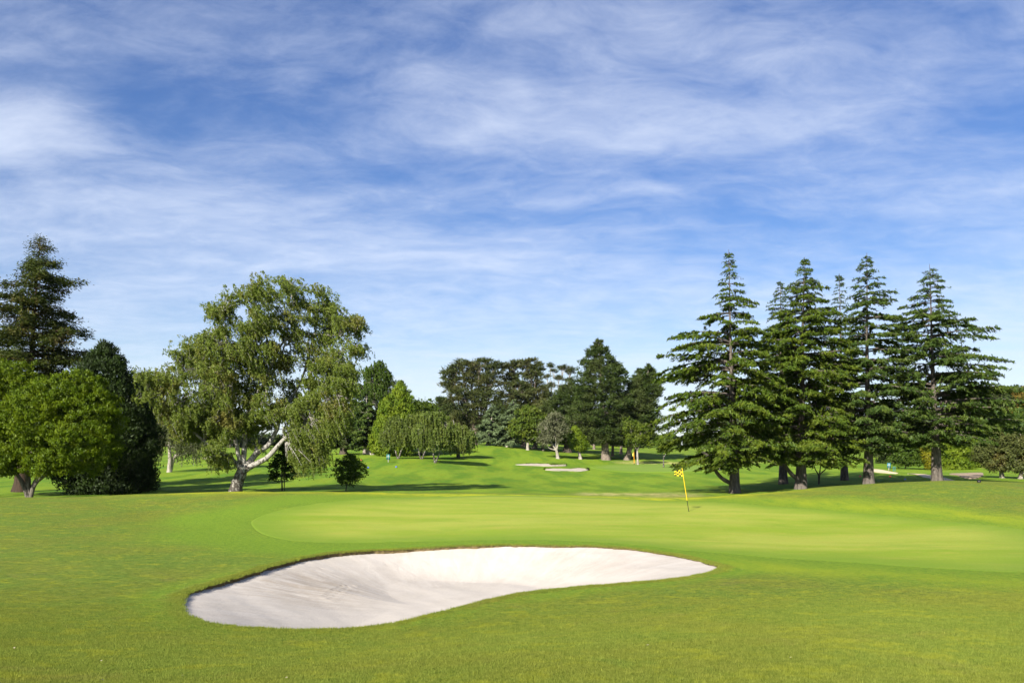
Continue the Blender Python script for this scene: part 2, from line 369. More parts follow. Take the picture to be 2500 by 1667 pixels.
# putting greens (outlines read off the photograph)
G_PX = [(606, 1278), (625, 1300), (680, 1316), (760, 1322), (900, 1322), (1060, 1320), (1250, 1319), (1420, 1322), (1560, 1332), (1700, 1345),
        (1850, 1357), (2050, 1372), (2300, 1388), (2550, 1398), (2680, 1370), (2620, 1318), (2480, 1288), (2250, 1264), (2050, 1246),
        (1880, 1234), (1700, 1223), (1500, 1215), (1300, 1210), (1100, 1210), (950, 1214), (830, 1221), (730, 1233), (655, 1250), (615, 1266)]
gpoly = np.array([ground_hit(u, v, 33) for u, v in G_PX])
def seg_dist(px_, py_, P):
    """signed distance to polygon (negative inside)"""
    A = P; B = np.roll(P, -1, 0); best = np.full(px_.shape, 1e9); inside = np.zeros(px_.shape, bool)
    for (ax, ay), (bx, by) in zip(A, B):
        ex, ey = bx - ax, by - ay; tt = np.clip(((px_ - ax) * ex + (py_ - ay) * ey) / (ex * ex + ey * ey + 1e-12), 0, 1)
        best = np.minimum(best, np.hypot(px_ - ax - tt * ex, py_ - ay - tt * ey))
        cr = ((ay > py_) != (by > py_)) & (px_ < (bx - ax) * (py_ - ay) / (by - ay + 1e-12) + ax); inside ^= cr
    return np.where(inside, -best, best)
def smooth_poly(P, n=160):
    q = np.vstack([P[-2:], P, P[:3]]); k = len(P); t = np.linspace(0, k, n, endpoint=False); i = t.astype(int); f = (t - i)[:, None]
    a, b, c, d = q[i + 1], q[i + 2], q[(i + 3) % len(q)], q[(i + 4) % len(q)]
    return 0.5 * (2 * b + (c - a) * f + (2 * a - 5 * b + 4 * c - d) * f ** 2 + (3 * b - a - 3 * c + d) * f ** 3)
gpoly = smooth_poly(gpoly)
G2_PX = [(1440, 1141), (1470, 1136), (1540, 1133), (1640, 1133), (1740, 1136), (1800, 1141), (1790, 1148), (1700, 1152), (1600, 1152), (1500, 1149)]
g2poly = smooth_poly(np.array([ground_hit(u, v, 140) for u, v in G2_PX]), 80)

mn = lambda x, y: (np.sin(x * 1.7 + 0.6 * np.sin(y * 1.1)) * np.cos(y * 1.3 + 0.5 * np.sin(x * 0.9)))
def ground_z(x, y):
    """ground with small undulation and a slightly rolled lip round the bunker"""
    sh = x.shape; X = x.ravel(); Y = y.ravel(); z = gz(X, Y)
    z = z + 0.012 * mn(X * 0.9, Y * 0.9) + 0.02 * mn(X * 0.31 + 2, Y * 0.27)
    far = sstep(Y, 60, 110); z = z + far * 0.10 * mn(X * 0.16, Y * 0.11 + 1)
    return z.reshape(sh)
d = [0.0, 0.03, 0.07, 0.12, 0.18, 0.26, 0.36, 0.48, 0.62, 0.8, 1.0]
while d[-1] < 7000: d.append(d[-1] + max(0.22, min(d[-1] * 0.033, 0.9) if d[-1] < 60 else d[-1] * (0.016 if d[-1] < 170 else 0.09)))
d = np.array(d)[:, None]
gx, gy = rings(RB[None] + d)
gzv = ground_z(gx, gy)
lip = 0.022 * np.exp(-(d / 0.5) ** 2) * (0.6 + 0.4 * np.sin(TH * 9)[None])
gzv = gzv + lip
EDGE_Z = gzv[0].copy()
sd = seg_dist(gx, gy, gpoly); sd2 = seg_dist(gx, gy, g2poly)
gz_open = gzv.copy()
gzv = gzv - 0.06 * sstep(-sd, 0.05, 0.6) - 0.15 * sstep(-sd2, 0.2, 1.5)
Vg = np.stack([gx, gy, gzv], -1).reshape(-1, 3)
ground = obj('ground', Vg, [ring_quads(len(d), NA)], m_turf, smooth=True)
tag(ground, kind='structure')
wob = 0.35 * mn(gx * 0.5, gy * 0.5)
attr(ground, 'collar', ((1 - sstep(np.abs(sd - 1.2 + wob * 2), 0.6, 4.2)) * 0.9 * (gy < 60)
     + 0.75 * (1 - sstep(d + wob * 0.3, 0.25, 1.3)) * np.ones_like(gx) * (0.35 + 0.65 * sstep(-np.sin(TH)[None], -0.6, 0.2))
     + (1 - sstep(sd2, 0.5, 4)) * 0.6).clip(0, 1).ravel())
attr(ground, 'fairway', (sstep(gy, 52, 60) * (1 - 0.35 * sstep(gy, 160, 220))).ravel())
uu = 1250 + F * gx / np.maximum(gy, 1)
band = np.exp(-((gy - 47.5) / 2.6) ** 2) * (sstep(uu, 100, 600) * (1 - sstep(uu, 1750, 2100)))
band2 = np.exp(-((sd - 2.0) / 1.6) ** 2) * sstep(uu, 1700, 1950) * (gy > 26) + 0.8 * np.exp(-((sd - 2.6) / 1.2) ** 2) * sstep(uu, 1650, 1800) * (gy < 26)
attr(ground, 'yellow', (band + 0.42 * band2).clip(0, 1).ravel())
attr(ground, 'dry', (0.9 * np.exp(-((gy - 57.0 + 1.2 * mn(gx * .5, gy * .3)) / 5.0) ** 2) * sstep(uu, 1380, 1450) * (1 - sstep(uu, 1660, 1760))
     + 0.7 * np.exp(-((gy - 158) / 5) ** 2) * sstep(uu, 1480, 1530) * (1 - sstep(uu, 1800, 1900))
     + 0.45 * np.exp(-((d - 0.10) / 0.16) ** 2) * sstep(-DX[None], 0.7, 0.95) * (DY[None] < 0.0)).clip(0, 1).ravel())

# the soil edge cut into the turf, then the sand
m_ = 6; k = np.linspace(0, 1, m_)[:, None]
er = RB[None] - 0.012 * np.sin(k * math.pi) + 0.03 * k + 0.01 * np.sin(TH * 70)[None] * np.sin(k * math.pi)
ex_, ey_ = rings(er); lipdepth = 0.055 + 0.05 * sstep(-DX * 0.8 + DY * 0.6, 0.2, 0.9)
ez_ = EDGE_Z[None] - k * (lipdepth[None] + 0.12) + 0.004
edge = obj('turf_edge', np.stack([ex_, ey_, ez_], -1).reshape(-1, 3), [ring_quads(m_, NA)], m_soil, smooth=True)
tag(edge, kind='structure')
MS = 80; s = (np.linspace(0, 1, MS) ** 1.25)[:, None]
sr = (RB[None] + 0.02) * (1 - s * 0.999); sx, sy = rings(sr)
inward = np.clip(RS[None] - sr, 0, None)
_kz = np.hanning(41); _kz /= _kz.sum(); EDGE_S = np.convolve(np.r_[EDGE_Z[-41:], EDGE_Z, EDGE_Z[:41]], _kz, 'same')[41:-41]
wth = 2.4 + 1.5 * sstep(DX, 0.2, 0.9) + 0.5 * sstep(-DY, 0.2, 0.8) + 1.3 * sstep(-DX, 0.3, 0.9)
wth = np.minimum(wth, 0.90 * RS)
floor_z = -0.50 + 0.10 * np.exp(-((sx + 4.5) / 2.5) ** 2) + 0.5 * sstep(sx, 0.5, 4.6)
tt = np.clip(inward / wth[None], 0, 1); prof = tt ** 0.85 * (1 - 0.0 * tt); prof = 0.55 * prof + 0.45 * sstep(prof, 0, 1)
prof = np.where(tt < 1, prof, 1)
sz = (EDGE_S - lipdepth)[None] * (1 - prof) + floor_z * prof
sz = sz + 0.005 * mn(sx * 4, sy * 4) + 0.012 * mn(sx * 1.5 + 1, sy * 1.4)
pr_ = np.random.default_rng(5)
for i in range(60):      # shallow rake marks and scuffs running down the face
    a0 = pr_.uniform(0.1, math.pi + 0.4); da = (TH - a0 + math.pi) % (2 * math.pi) - math.pi
    r0, r1 = sorted(pr_.uniform(0.1, 2.0, 2)); sl = pr_.uniform(-0.10, 0.10)
    g = np.exp(-(((da[None] - sl * inward) * sr) / 0.035) ** 2) * sstep(inward, r0, r0 + .2) * (1 - sstep(inward, r1, r1 + .2))
    sz = sz - pr_.uniform(0.002, 0.007) * g
for (u0, v0, u1, v1) in [(795, 1490, 838, 1458), (806, 1492, 850, 1460), (838, 1458, 862, 1452)]:  # drag marks on the floor
    def flo(u, v): Yf = (H + 0.5) * F / (v - VH); return np.array([(u - 1250) / F * Yf, Yf])
    A, B = flo(u0, v0), flo(u1, v1); e = B - A; q = np.clip(((sx - A[0]) * e[0] + (sy - A[1]) * e[1]) / (e @ e), 0, 1)
    dd = np.hypot(sx - A[0] - q * e[0], sy - A[1] - q * e[1])
    sz = sz - 0.016 * np.exp(-(dd / 0.05) ** 2) + 0.010 * np.exp(-((dd - 0.10) / 0.04) ** 2)
sand = obj('sand_bunker', np.stack([sx, sy, sz], -1).reshape(-1, 3), [ring_quads(MS, NA)[:, ::-1]], m_sand, smooth=True)
tag(sand, kind='structure')
attr(sand, 'around', (np.tile(TH[None] * 5.0, (MS, 1))).ravel()); attr(sand, 'inward', inward.ravel())
dmp = np.exp(-(((sx + 4.6) / 1.6) ** 2 + ((sy - 18.7) / 1.9) ** 2)) * 1.25 * sstep(inward, 0.1, 0.4) + 0.35 * np.exp(-(((sx + 2.2) / 1.3) ** 2 + ((sy - 21.3) / 0.9) ** 2)) + 0.35 * np.exp(-((sx - 1.6) / 1.4) ** 2) * sstep(sy, 19, 21) * (inward > .4)
attr(sand, 'damp', dmp.clip(0, 1).ravel())

def sheet(name, P, mat, dz, n_in=14, drop=0.05, kind='structure', zf=None):
    """a sheet lying on the ground inside the outline P"""
    c = P.mean(0); s = np.r_[1.0, np.linspace(0.99, 0.0005, n_in)][:, None]
    x = c[0] + (P[:, 0] - c[0])[None] * s; y = c[1] + (P[:, 1] - c[1])[None] * s
    z = ground_z(x, y) + dz if zf is None else zf(x, y, s)
    z[0] -= drop
    o = obj(name, np.stack([x, y, z], -1).reshape(-1, 3), [ring_quads(len(s), len(P))[:, ::-1]], mat, smooth=True)
    return tag(o, kind=kind)
def up(o):      # make every face look upwards
    me = o.data; n = np.empty(len(me.polygons) * 3, np.float32); me.polygons.foreach_get('normal', n)
    if n[2::3].mean() < 0: me.flip_normals()
for o in (ground, sand): up(o)
gp = np.array(gpoly)
for P_, mt_, dz_, n_, dr_, w_ in ((smooth_poly(gpoly, 420), m_green, 0.0, 110, 0.05, 3.2), (g2poly, m_green2, 0.02, 24, 0.15, 3.0)):
    o = sheet('putting_green', P_, mt_, dz_, n_, dr_); up(o)
    co = np.empty(len(o.data.vertices) * 3, np.float32); o.data.vertices.foreach_get('co', co); co = co.reshape(-1, 3)
    attr(o, 'rim', (1 - sstep(-seg_dist(co[:, 0], co[:, 1], P_), 0.0, w_)) * 0.95)
# far bunkers: hollows whose back faces show
def far_bunker(px, Y0, rise, name='sand_bunker'):
    P = smooth_poly(np.array([ground_hit(u, v, Y0) for u, v in px]), 70); c = P.mean(0)
    y0, y1 = P[:, 1].min(), P[:, 1].max()
    def zf(x, y, s):
        base = gz(x.ravel(), y.ravel()).reshape(x.shape); q = (y - y0) / (y1 - y0)
        return base + 0.05 + rise * q * (s < 1) + 0.03 * mn(x * 2, y * 2)
    o = sheet(name, P, m_sand_far, 0.05, 16, 0.25, zf=zf); up(o)
    # turf collar behind the sand
    back = P[P[:, 1] > c[1] - 0.2]; back = back[np.argsort(back[:, 0])]
    t_ = Tubes(); z = gz(back[:, 0], back[:, 1]); q = (back[:, 1] - y0) / (y1 - y0)
    t_.add(np.c_[back[:, 0], back[:, 1] + 0.25, z + rise * q + 0.0], 0.20 + 0.05 * np.sin(np.arange(len(back)) * 1.3), 7)
    e = t_.build('turf_edge', m_rim, None); tag(e, kind='structure')
m_rim = simple_mat('rim_turf', (0.085, 0.125, 0.016), 0.95, 0.1, 0.4, 3.0, 0.5)
far_bunker([(1258, 1134), (1300, 1133.2), (1350, 1134.3), (1383, 1136), (1350, 1137), (1310, 1136.6), (1278, 1136.2)], 130, 0.12)
far_bunker([(1330, 1147), (1350, 1145.5), (1390, 1146.5), (1418, 1145), (1438, 1147), (1420, 1151), (1392, 1152), (1355, 1150.5)], 113, 0.15)
far_bunker([(492, 1119), (505, 1118), (520, 1118.5), (518, 1121), (503, 1121.5)], 140, 0.3)
up(sheet('cart_path', smooth_poly(np.array([ground_hit(u, v, 95) for u, v in [(2133, 1147), (2160, 1149), (2190, 1153), (2188, 1155), (2160, 1154), (2133, 1151)]]), 60), m_path, 0.06, 10, 0.1))
up(sheet('cart_path', smooth_poly(np.array([ground_hit(u, v, 80) for u, v in [(2215, 1156), (2245, 1157), (2275, 1161), (2305, 1166), (2336, 1175), (2310, 1176), (2285, 1172), (2260, 1165), (2235, 1159)]]), 60), m_path, 0.06, 10, 0.1))
up(sheet('mulch_bed', smooth_poly(np.array([ground_hit(u, v, 90) for u, v in [(2318, 1156), (2350, 1155), (2395, 1155), (2400, 1160), (2385, 1167), (2355, 1166), (2335, 1160)]]), 60), m_mulch, 0.10, 10, 0.2))

# distant hills seen through the gap in the trees
m_hill = simple_mat('hill_bush', (0.05, 0.075, 0.04), 0.95, 0.05, 0.3, 0.002)
def hill(u0, u1, Y, pk, seed):
    n = 80; u = np.linspace(u0, u1, n); q = np.linspace(0, 1, n); rg = np.random.default_rng(seed)
    hh = sum(np.sin(q * math.pi * 2 * k_ + rg.uniform(0, 6)) / k_ for k_ in (1, 2, 3, 5, 8, 13)) * 0.10 + 0.9
    top = (VH - pk) / F * Y * hh * np.sin(q * math.pi) ** 0.5; V = []
    for fy, fz in [(-0.12, 0), (-0.07, 0.45), (-0.03, 0.8), (0, 1), (0.05, 0.6), (0.12, 0)]:
        V.append(np.c_[(u - 1250) / F * Y, np.full(n, Y * (1 + fy)), top * fz - (10 if fz == 0 else 0)])
    i = np.arange(5)[:, None] * n; j = np.arange(n - 1)[None]
    o = obj('hills', np.concatenate(V), [np.stack([i + j, i + j + 1, i + n + j + 1, i + n + j], -1).reshape(-1, 4)], m_hill, smooth=True)
    up(o); tag(o, kind='structure')
hill(700, 1500, 9000, 992, 3)

# thin air haze round the whole place
m_haze = bpy.data.materials.new('haze'); m_haze.use_nodes = True; t = NT(m_haze.node_tree); t.n.clear()
out = t.new('ShaderNodeOutputMaterial'); pv = t.new('ShaderNodeVolumePrincipled'); t.put(pv.inputs['Color'], (0.86, 0.91, 1.0)); pv.inputs['Density'].default_value = 3.5e-5; pv.inputs['Anisotropy'].default_value = 0.2
t.l.new(pv.outputs[0], out.inputs['Volume'])
X, Z0, Z1 = 11500.0, -14.0, 640.0
V = np.array([(sx_ * X, sy_ * X, z_) for z_ in (Z0, Z1) for sx_, sy_ in ((-1, -1), (1, -1), (1, 1), (-1, 1))])
haze = obj('haze', V, [np.array([[0, 3, 2, 1], [4, 5, 6, 7], [0, 1, 5, 4], [1, 2, 6, 5], [2, 3, 7, 6], [3, 0, 4, 7]])], m_haze)
tag(haze, 'thin pale air haze over the whole course', 'haze', kind='stuff')
# ------------------------------------------------------------------ tree materials
def leaf_mat(name, a, b, c3=None, trans=0.3, nscale=0.7, patch=(0.45, 0.62)):
    m, t, out = new_mat(name)
    g = t.new('ShaderNodeNewGeometry'); ri = g.outputs['Random Per Island']
    c = t.mix(t.ramp(ri, 0.0, 1.0, smooth=False), a, b)
    n = t.noise(g.outputs['Position'], nscale, 4, 0.6)
    if c3: c = t.mix(t.math('MULTIPLY', t.ramp(n, *patch), 0.8), c, c3)
    d1 = t.new('ShaderNodeBsdfDiffuse'); t.put(d1.inputs[0], c)
    d2 = t.new('ShaderNodeBsdfTranslucent'); t.put(d2.inputs[0], t.mix(0.5, c, t.mix(1.0, c, (1.5, 1.6, 0.5), 'MULTIPLY')))
    ms = t.new('ShaderNodeMixShader'); ms.inputs[0].default_value = trans
    t.l.new(d1.outputs[0], ms.inputs[1]); t.l.new(d2.outputs[0], ms.inputs[2])
    gl = t.new('ShaderNodeBsdfGlossy'); gl.inputs['Roughness'].default_value = 0.5; t.put(gl.inputs[0], (0.8, 0.85, 0.8))
    m2 = t.new('ShaderNodeMixShader'); m2.inputs[0].default_value = 0.008
    t.l.new(ms.outputs[0], m2.inputs[1]); t.l.new(gl.outputs[0], m2.inputs[2]); t.l.new(m2.outputs[0], out.inputs[0])
    return m
def bark_mat(name, a, b, sx=9.0, sz=1.6, bmp=0.7):
    m, t, out = new_mat(name)
    p = t.new('ShaderNodeTexCoord').outputs['Object']
    n = t.noise(t.mapping(p, scale=(sx, sx, sz)), 1.0, 6, 0.65, 0.5); n2 = t.noise(p, 1.1, 4, 0.6)
    c = t.mix(t.ramp(n, 0.32, 0.68), a, b); c = t.mix(t.math('MULTIPLY', t.ramp(n2, 0.45, 0.7), 0.5), c, tuple(x * 1.35 for x in b))
    princ(t, out, c, 0.95, 0.1, bump(t, n, bmp, 0.06)); return m
M_CEDAR_BARK = bark_mat('cedar_bark', (0.046, 0.039, 0.034), (0.130, 0.112, 0.098))
M_PINE_BARK = bark_mat('pine_bark', (0.075, 0.060, 0.048), (0.21, 0.175, 0.145))
M_GREY_BARK = bark_mat('grey_bark', (0.13, 0.115, 0.095), (0.34, 0.31, 0.27))
M_DARK_BARK = bark_mat('dark_bark', (0.035, 0.030, 0.024), (0.09, 0.075, 0.058))
M_MID_BARK = bark_mat('brown_grey_bark', (0.055, 0.048, 0.040), (0.16, 0.145, 0.125))
M_RED_BARK_SHADED = bark_mat('redwood_bark_shaded', (0.022, 0.017, 0.013), (0.055, 0.038, 0.028))  # bark colour darkened to stand in for shade from the surrounding crowns
m_bb, t, out = new_mat('birch_bark')
p_ = t.new('ShaderNodeTexCoord').outputs['Object']
n_ = t.noise(t.mapping(p_, scale=(2.6, 2.6, 1.5)), 2.4, 6, 0.68, 0.5); n2_ = t.noise(t.mapping(p_, scale=(3, 3, 14)), 1.2, 4, 0.6)
zz_ = t.new('ShaderNodeSeparateXYZ'); t.l.new(p_, zz_.inputs[0])
rug = t.ramp(zz_.outputs[2], 0.0, 2.8, 0.10, -0.04)
f_ = t.ramp(t.math('ADD', n_, rug), 0.44, 0.58)
c_ = t.mix(f_, (0.27, 0.258, 0.235), (0.05, 0.044, 0.037)); c_ = t.mix(t.math('MULTIPLY', t.ramp(n2_, 0.60, 0.72), 0.6), c_, (0.12, 0.10, 0.085))
princ(t, out, c_, 0.9, 0.15, bump(t, n_, 0.8, 0.05))
M_BIRCH_BARK = m_bb

L_CEDAR = leaf_mat('cedar_needles', (0.032, 0.062, 0.009), (0.074, 0.112, 0.011), (0.098, 0.128, 0.013), 0.25, 0.9)
L_CEDAR2 = leaf_mat('cedar_needles_cool', (0.027, 0.055, 0.013), (0.060, 0.096, 0.018), (0.078, 0.108, 0.018), 0.25, 0.9)
L_REDW = leaf_mat('redwood_foliage', (0.026, 0.042, 0.010), (0.064, 0.080, 0.016), (0.095, 0.074, 0.026), 0.25, 0.55, (0.50, 0.66))
L_BRIGHT = leaf_mat('bright_foliage', (0.040, 0.072, 0.004), (0.092, 0.138, 0.006), (0.110, 0.150, 0.006), 0.35, 0.9)
L_DARKCY = leaf_mat('dark_cypress_foliage', (0.012, 0.021, 0.008), (0.026, 0.041, 0.012), (0.030, 0.052, 0.010), 0.2, 0.8)
L_BIRCH = leaf_mat('birch_leaves', (0.080, 0.120, 0.018), (0.155, 0.190, 0.034), (0.165, 0.145, 0.036), 0.42, 0.45, (0.50, 0.70))
L_BIRCH2 = leaf_mat('grey_birch_leaves', (0.060, 0.078, 0.028), (0.098, 0.115, 0.045), (0.085, 0.098, 0.040), 0.4, 0.5)
L_SMALLB = leaf_mat('young_birch_leaves', (0.074, 0.112, 0.020), (0.130, 0.168, 0.034), (0.115, 0.145, 0.026), 0.4, 0.5)
L_MAPLE = leaf_mat('dark_sapling_leaves', (0.020, 0.042, 0.008), (0.046, 0.078, 0.012), None, 0.35)
L_SHRUB = leaf_mat('round_tree_leaves', (0.032, 0.064, 0.010), (0.072, 0.110, 0.014), (0.060, 0.105, 0.012), 0.35, 0.9)
L_PINE = leaf_mat('pine_needles', (0.022, 0.040, 0.010), (0.050, 0.074, 0.016), (0.058, 0.074, 0.022), 0.2, 0.25)
L_PINE2 = leaf_mat('pine_needles_olive', (0.030, 0.044, 0.013), (0.062, 0.076, 0.020), (0.070, 0.072, 0.024), 0.2, 0.25)
L_BLUE = leaf_mat('blue_cedar_needles', (0.070, 0.105, 0.046), (0.125, 0.165, 0.078), (0.105, 0.145, 0.065), 0.2, 0.3)
L_YELLOW = leaf_mat('yellow_cypress_foliage', (0.068, 0.118, 0.010), (0.125, 0.180, 0.015), (0.140, 0.185, 0.013), 0.3, 0.5)
L_OAK = leaf_mat('oak_leaves', (0.045, 0.078, 0.010), (0.088, 0.126, 0.014), (0.100, 0.125, 0.014), 0.35, 0.4)
L_SILVER = leaf_mat('silver_leaves', (0.072, 0.082, 0.042), (0.145, 0.148, 0.088), (0.11, 0.118, 0.065), 0.3, 0.6)
L_OLIVE = leaf_mat('olive_round_leaves', (0.052, 0.068, 0.018), (0.105, 0.118, 0.034), (0.118, 0.098, 0.028), 0.35, 0.5, (0.52, 0.70))
L_GOLD = leaf_mat('golden_foliage', (0.120, 0.125, 0.008), (0.210, 0.190, 0.010), (0.085, 0.115, 0.010), 0.35, 0.6)
L_RUST = leaf_mat('rusty_leaves', (0.140, 0.095, 0.020), (0.240, 0.150, 0.025), (0.10, 0.11, 0.02), 0.35, 0.4)

# ------------------------------------------------------------------ tree builders
def root(name, u, Y, label, cat, group=None):
    x = (u - 1250) / F * Y; z = g1(x, Y) - 0.06
    r = empty(name, (x, Y, z)); tag(r, label, cat, group); return r, np.array([x, Y, z])
def zat(v, Y): return H - (v - VH) / F * Y
def pf(pts):
    pts = sorted(pts); a = np.array([p[0] for p in pts], float); b = np.array([p[1] for p in pts], float)
    return lambda h: np.interp(h, a, b)
def flare(n, r0, r1, extra=0.6, fl=0.12):
    q = np.linspace(0, 1, n); return r0 * (1 - q) ** 0.9 + r1 * q + r0 * extra * np.exp(-q / fl * 2.2)

def tiered(name, label, cat, seed, u, Y, utop, vtop, left, right, vbare, mleaf, mbark, r0, group=None,
           lift=0.16, droop=0.30, step=(0.30, 0.62), nb=(3, 6), leaf=(0.34, 0.10), dens=1.0, clump=0.0, hang=0.55, jit=(0.62, 1.14), bulk=1.0, tierj=0.09, lowlimb=None, depth=1.0):
    """conifer with horizontal tiers of branches; left / right: [(row, reach in pixels)]"""
    rg = np.random.default_rng(seed); r, b = root(name, u, Y, label, cat, group)
    ht = zat(vtop, Y) - b[2]; xt = (utop - u) / F * Y
    pl = pf([(zat(v, Y) - b[2], p / F * Y) for v, p in left]); prr = pf([(zat(v, Y) - b[2], p / F * Y) for v, p in right])
    n = 26; q = np.linspace(0, 1, n); tk = Tubes()
    path = np.c_[xt * q + 0.10 * np.sin(q * 7) * q * (1 - q), 0.1 * np.sin(q * 5) * q, q * ht]
    tk.add(path, r0 * (0.16 * (1 - q) + 0.84 * (1 - q) ** 1.7) + 0.015 + r0 * 0.18 * np.exp(-q * 40), 12, 0.035, rg)
    br = Tubes(); lv = Leaves()
    hb = zat(vbare, Y) - b[2]; h = hb; az = rg.uniform(0, 6.28)
    while h < ht - 0.15:
        top = (ht - h)
        for _ in range(rg.integers(*nb) + int(min(4.0, 0.45 * (float(pl(h)) + float(prr(h)))) * bulk)):
            az += 2.4 + rg.normal(0, 0.5); ca, sa = math.cos(az), math.sin(az)
            hh = min(max(h + rg.normal(0, tierj), hb * 0.9), ht - 0.1); wgt = float(sstep(ca, -0.75, 0.75))
            L = (float(pl(hh)) * (1 - wgt) + float(prr(hh)) * wgt) * rg.uniform(*jit) * (1 - (1 - depth) * abs(sa))
            L = max(L, 0.22); e = lift + 0.25 * math.exp(-top / 2.0) + rg.normal(0, 0.07); dp = droop * rg.uniform(0.6, 1.3) + 0.2 * math.exp(-top / 2.0)
            m = 8; tq = np.linspace(0, 1, m); bend = rg.normal(0, 0.10)
            rr = L * tq; zz = L * (e * tq - dp * tq ** 2.2)
            o = np.array([np.interp(hh, path[:, 2], path[:, 0]), np.interp(hh, path[:, 2], path[:, 1]), hh])
            pts = o + np.c_[ca * rr - sa * bend * rr * tq, sa * rr + ca * bend * rr * tq, zz]
            br.add(pts, np.linspace(0.018 + 0.013 * L, 0.006, m), 4)
            # branchlets
            nbk = max(5, int(L / 0.115 * dens)); tb = rg.uniform(0.10, 1.0, nbk) ** 0.8
            pb = np.stack([np.interp(tb, tq, pts[:, k_]) for k_ in range(3)], 1)
            sgn = rg.choice([-1, 1], nbk) * rg.uniform(0.55, 1.15, nbk)
            dx = ca * np.cos(sgn) - sa * np.sin(sgn); dy = sa * np.cos(sgn) + ca * np.sin(sgn)
            l2 = np.minimum(1.25, 0.34 * L * (1.05 - tb) + 0.30) * rg.uniform(0.5, 1.15, nbk)
            dirs = np.c_[dx, dy, -0.10 - 0.25 * rg.random(nbk)]
            for i_ in range(0, nbk, 8 if L > 2 else 99):
                br.add(np.stack([pb[i_], pb[i_] + dirs[i_] * l2[i_]]), (0.012, 0.004), 3)
            ns = 16; tt = rg.random((nbk, ns)) ** 0.75
            c = pb[:, None] + dirs[:, None] * (l2[:, None] * tt)[..., None]
            c[..., 2] -= 0.18 * (l2[:, None] * tt) ** 2
            keep = (rg.random((nbk, ns)) < np.clip(l2[:, None] / 0.65, 0.35, 1.0)).ravel()
            c = c.reshape(-1, 3)[keep]; dd = np.repeat(dirs, ns, 0)[keep]
            k_ = len(c)
            if clump: c = c + rg.normal(0, clump, c.shape) * np.array([1, 1, 0.8])
            else: c = c + rg.normal(0, 0.04, c.shape)
            ax = dd + rg.normal(0, 0.45, (k_, 3)); ax[:, 2] -= hang * rg.random(k_)
            nr = np.array([0, 0, 1.0]) + rg.normal(0, 0.55, (k_, 3))
            fs = 0.55 + 0.45 * min(1.0, L / 3.0)
            lv.add(c, ax, nr, fs * leaf[0] * rg.uniform(0.6, 1.3, k_), fs * leaf[1] * rg.uniform(0.7, 1.3, k_))
        h += rg.uniform(*step) * (0.45 + 0.55 * min(1, top / 6))
    if lowlimb:   # a bare limb rising from the bole
        pts = spline([W(uu_, vv_, Y) - b for uu_, vv_ in lowlimb], 14); tk.add(pts, np.linspace(r0 * 0.42, r0 * 0.2, 14), 9, 0.03, rg)
    tk.build('trunk', mbark, r); br.build('branches', mbark, r); lv.build('crown', mleaf, r)
    return r

def clumps_to_leaves(rg, lv, cc, out_dir, cr, per, L, Wd, mode='leaf', flat=0.75):
    """cc (n,3) clump centres, out_dir (n,3) outward directions"""
    n = len(cc); crr = np.broadcast_to(np.asarray(cr, float), (n,))
    o = rnd(rg, n * per).reshape(n, per, 3) * (rg.random((n, per, 1)) ** 0.45)
    o = o * crr[:, None, None] * np.array([1, 1, flat]); c = (cc[:, None] + o).reshape(-1, 3)
    od = np.repeat(out_dir, per, 0); oc = unit(o.reshape(-1, 3)); k = len(c)
    if mode == 'spike': ax = 0.9 * oc + 0.5 * od + rg.normal(0, 0.45, (k, 3)) + np.array([0, 0, 0.25]); nr = rg.normal(0, 1, (k, 3))
    elif mode == 'hang': ax = rg.normal(0, 0.35, (k, 3)) + np.array([0.25, 0, -1.0]); nr = od + rg.normal(0, 0.6, (k, 3))
    elif mode == 'up': ax = rg.normal(0, 0.5, (k, 3)) + np.array([0, 0, 0.9]) + 0.5 * od; nr = od + 0.6 * oc + rg.normal(0, 0.5, (k, 3))
    else: ax = rg.normal(0, 1, (k, 3)); nr = 0.8 * od + 0.7 * oc + rg.normal(0, 0.55, (k, 3)) + np.array([0, 0, 0.3])
    lv.add(c, ax, nr, L * rg.uniform(0.65, 1.3, k), Wd * rg.uniform(0.65, 1.3, k))

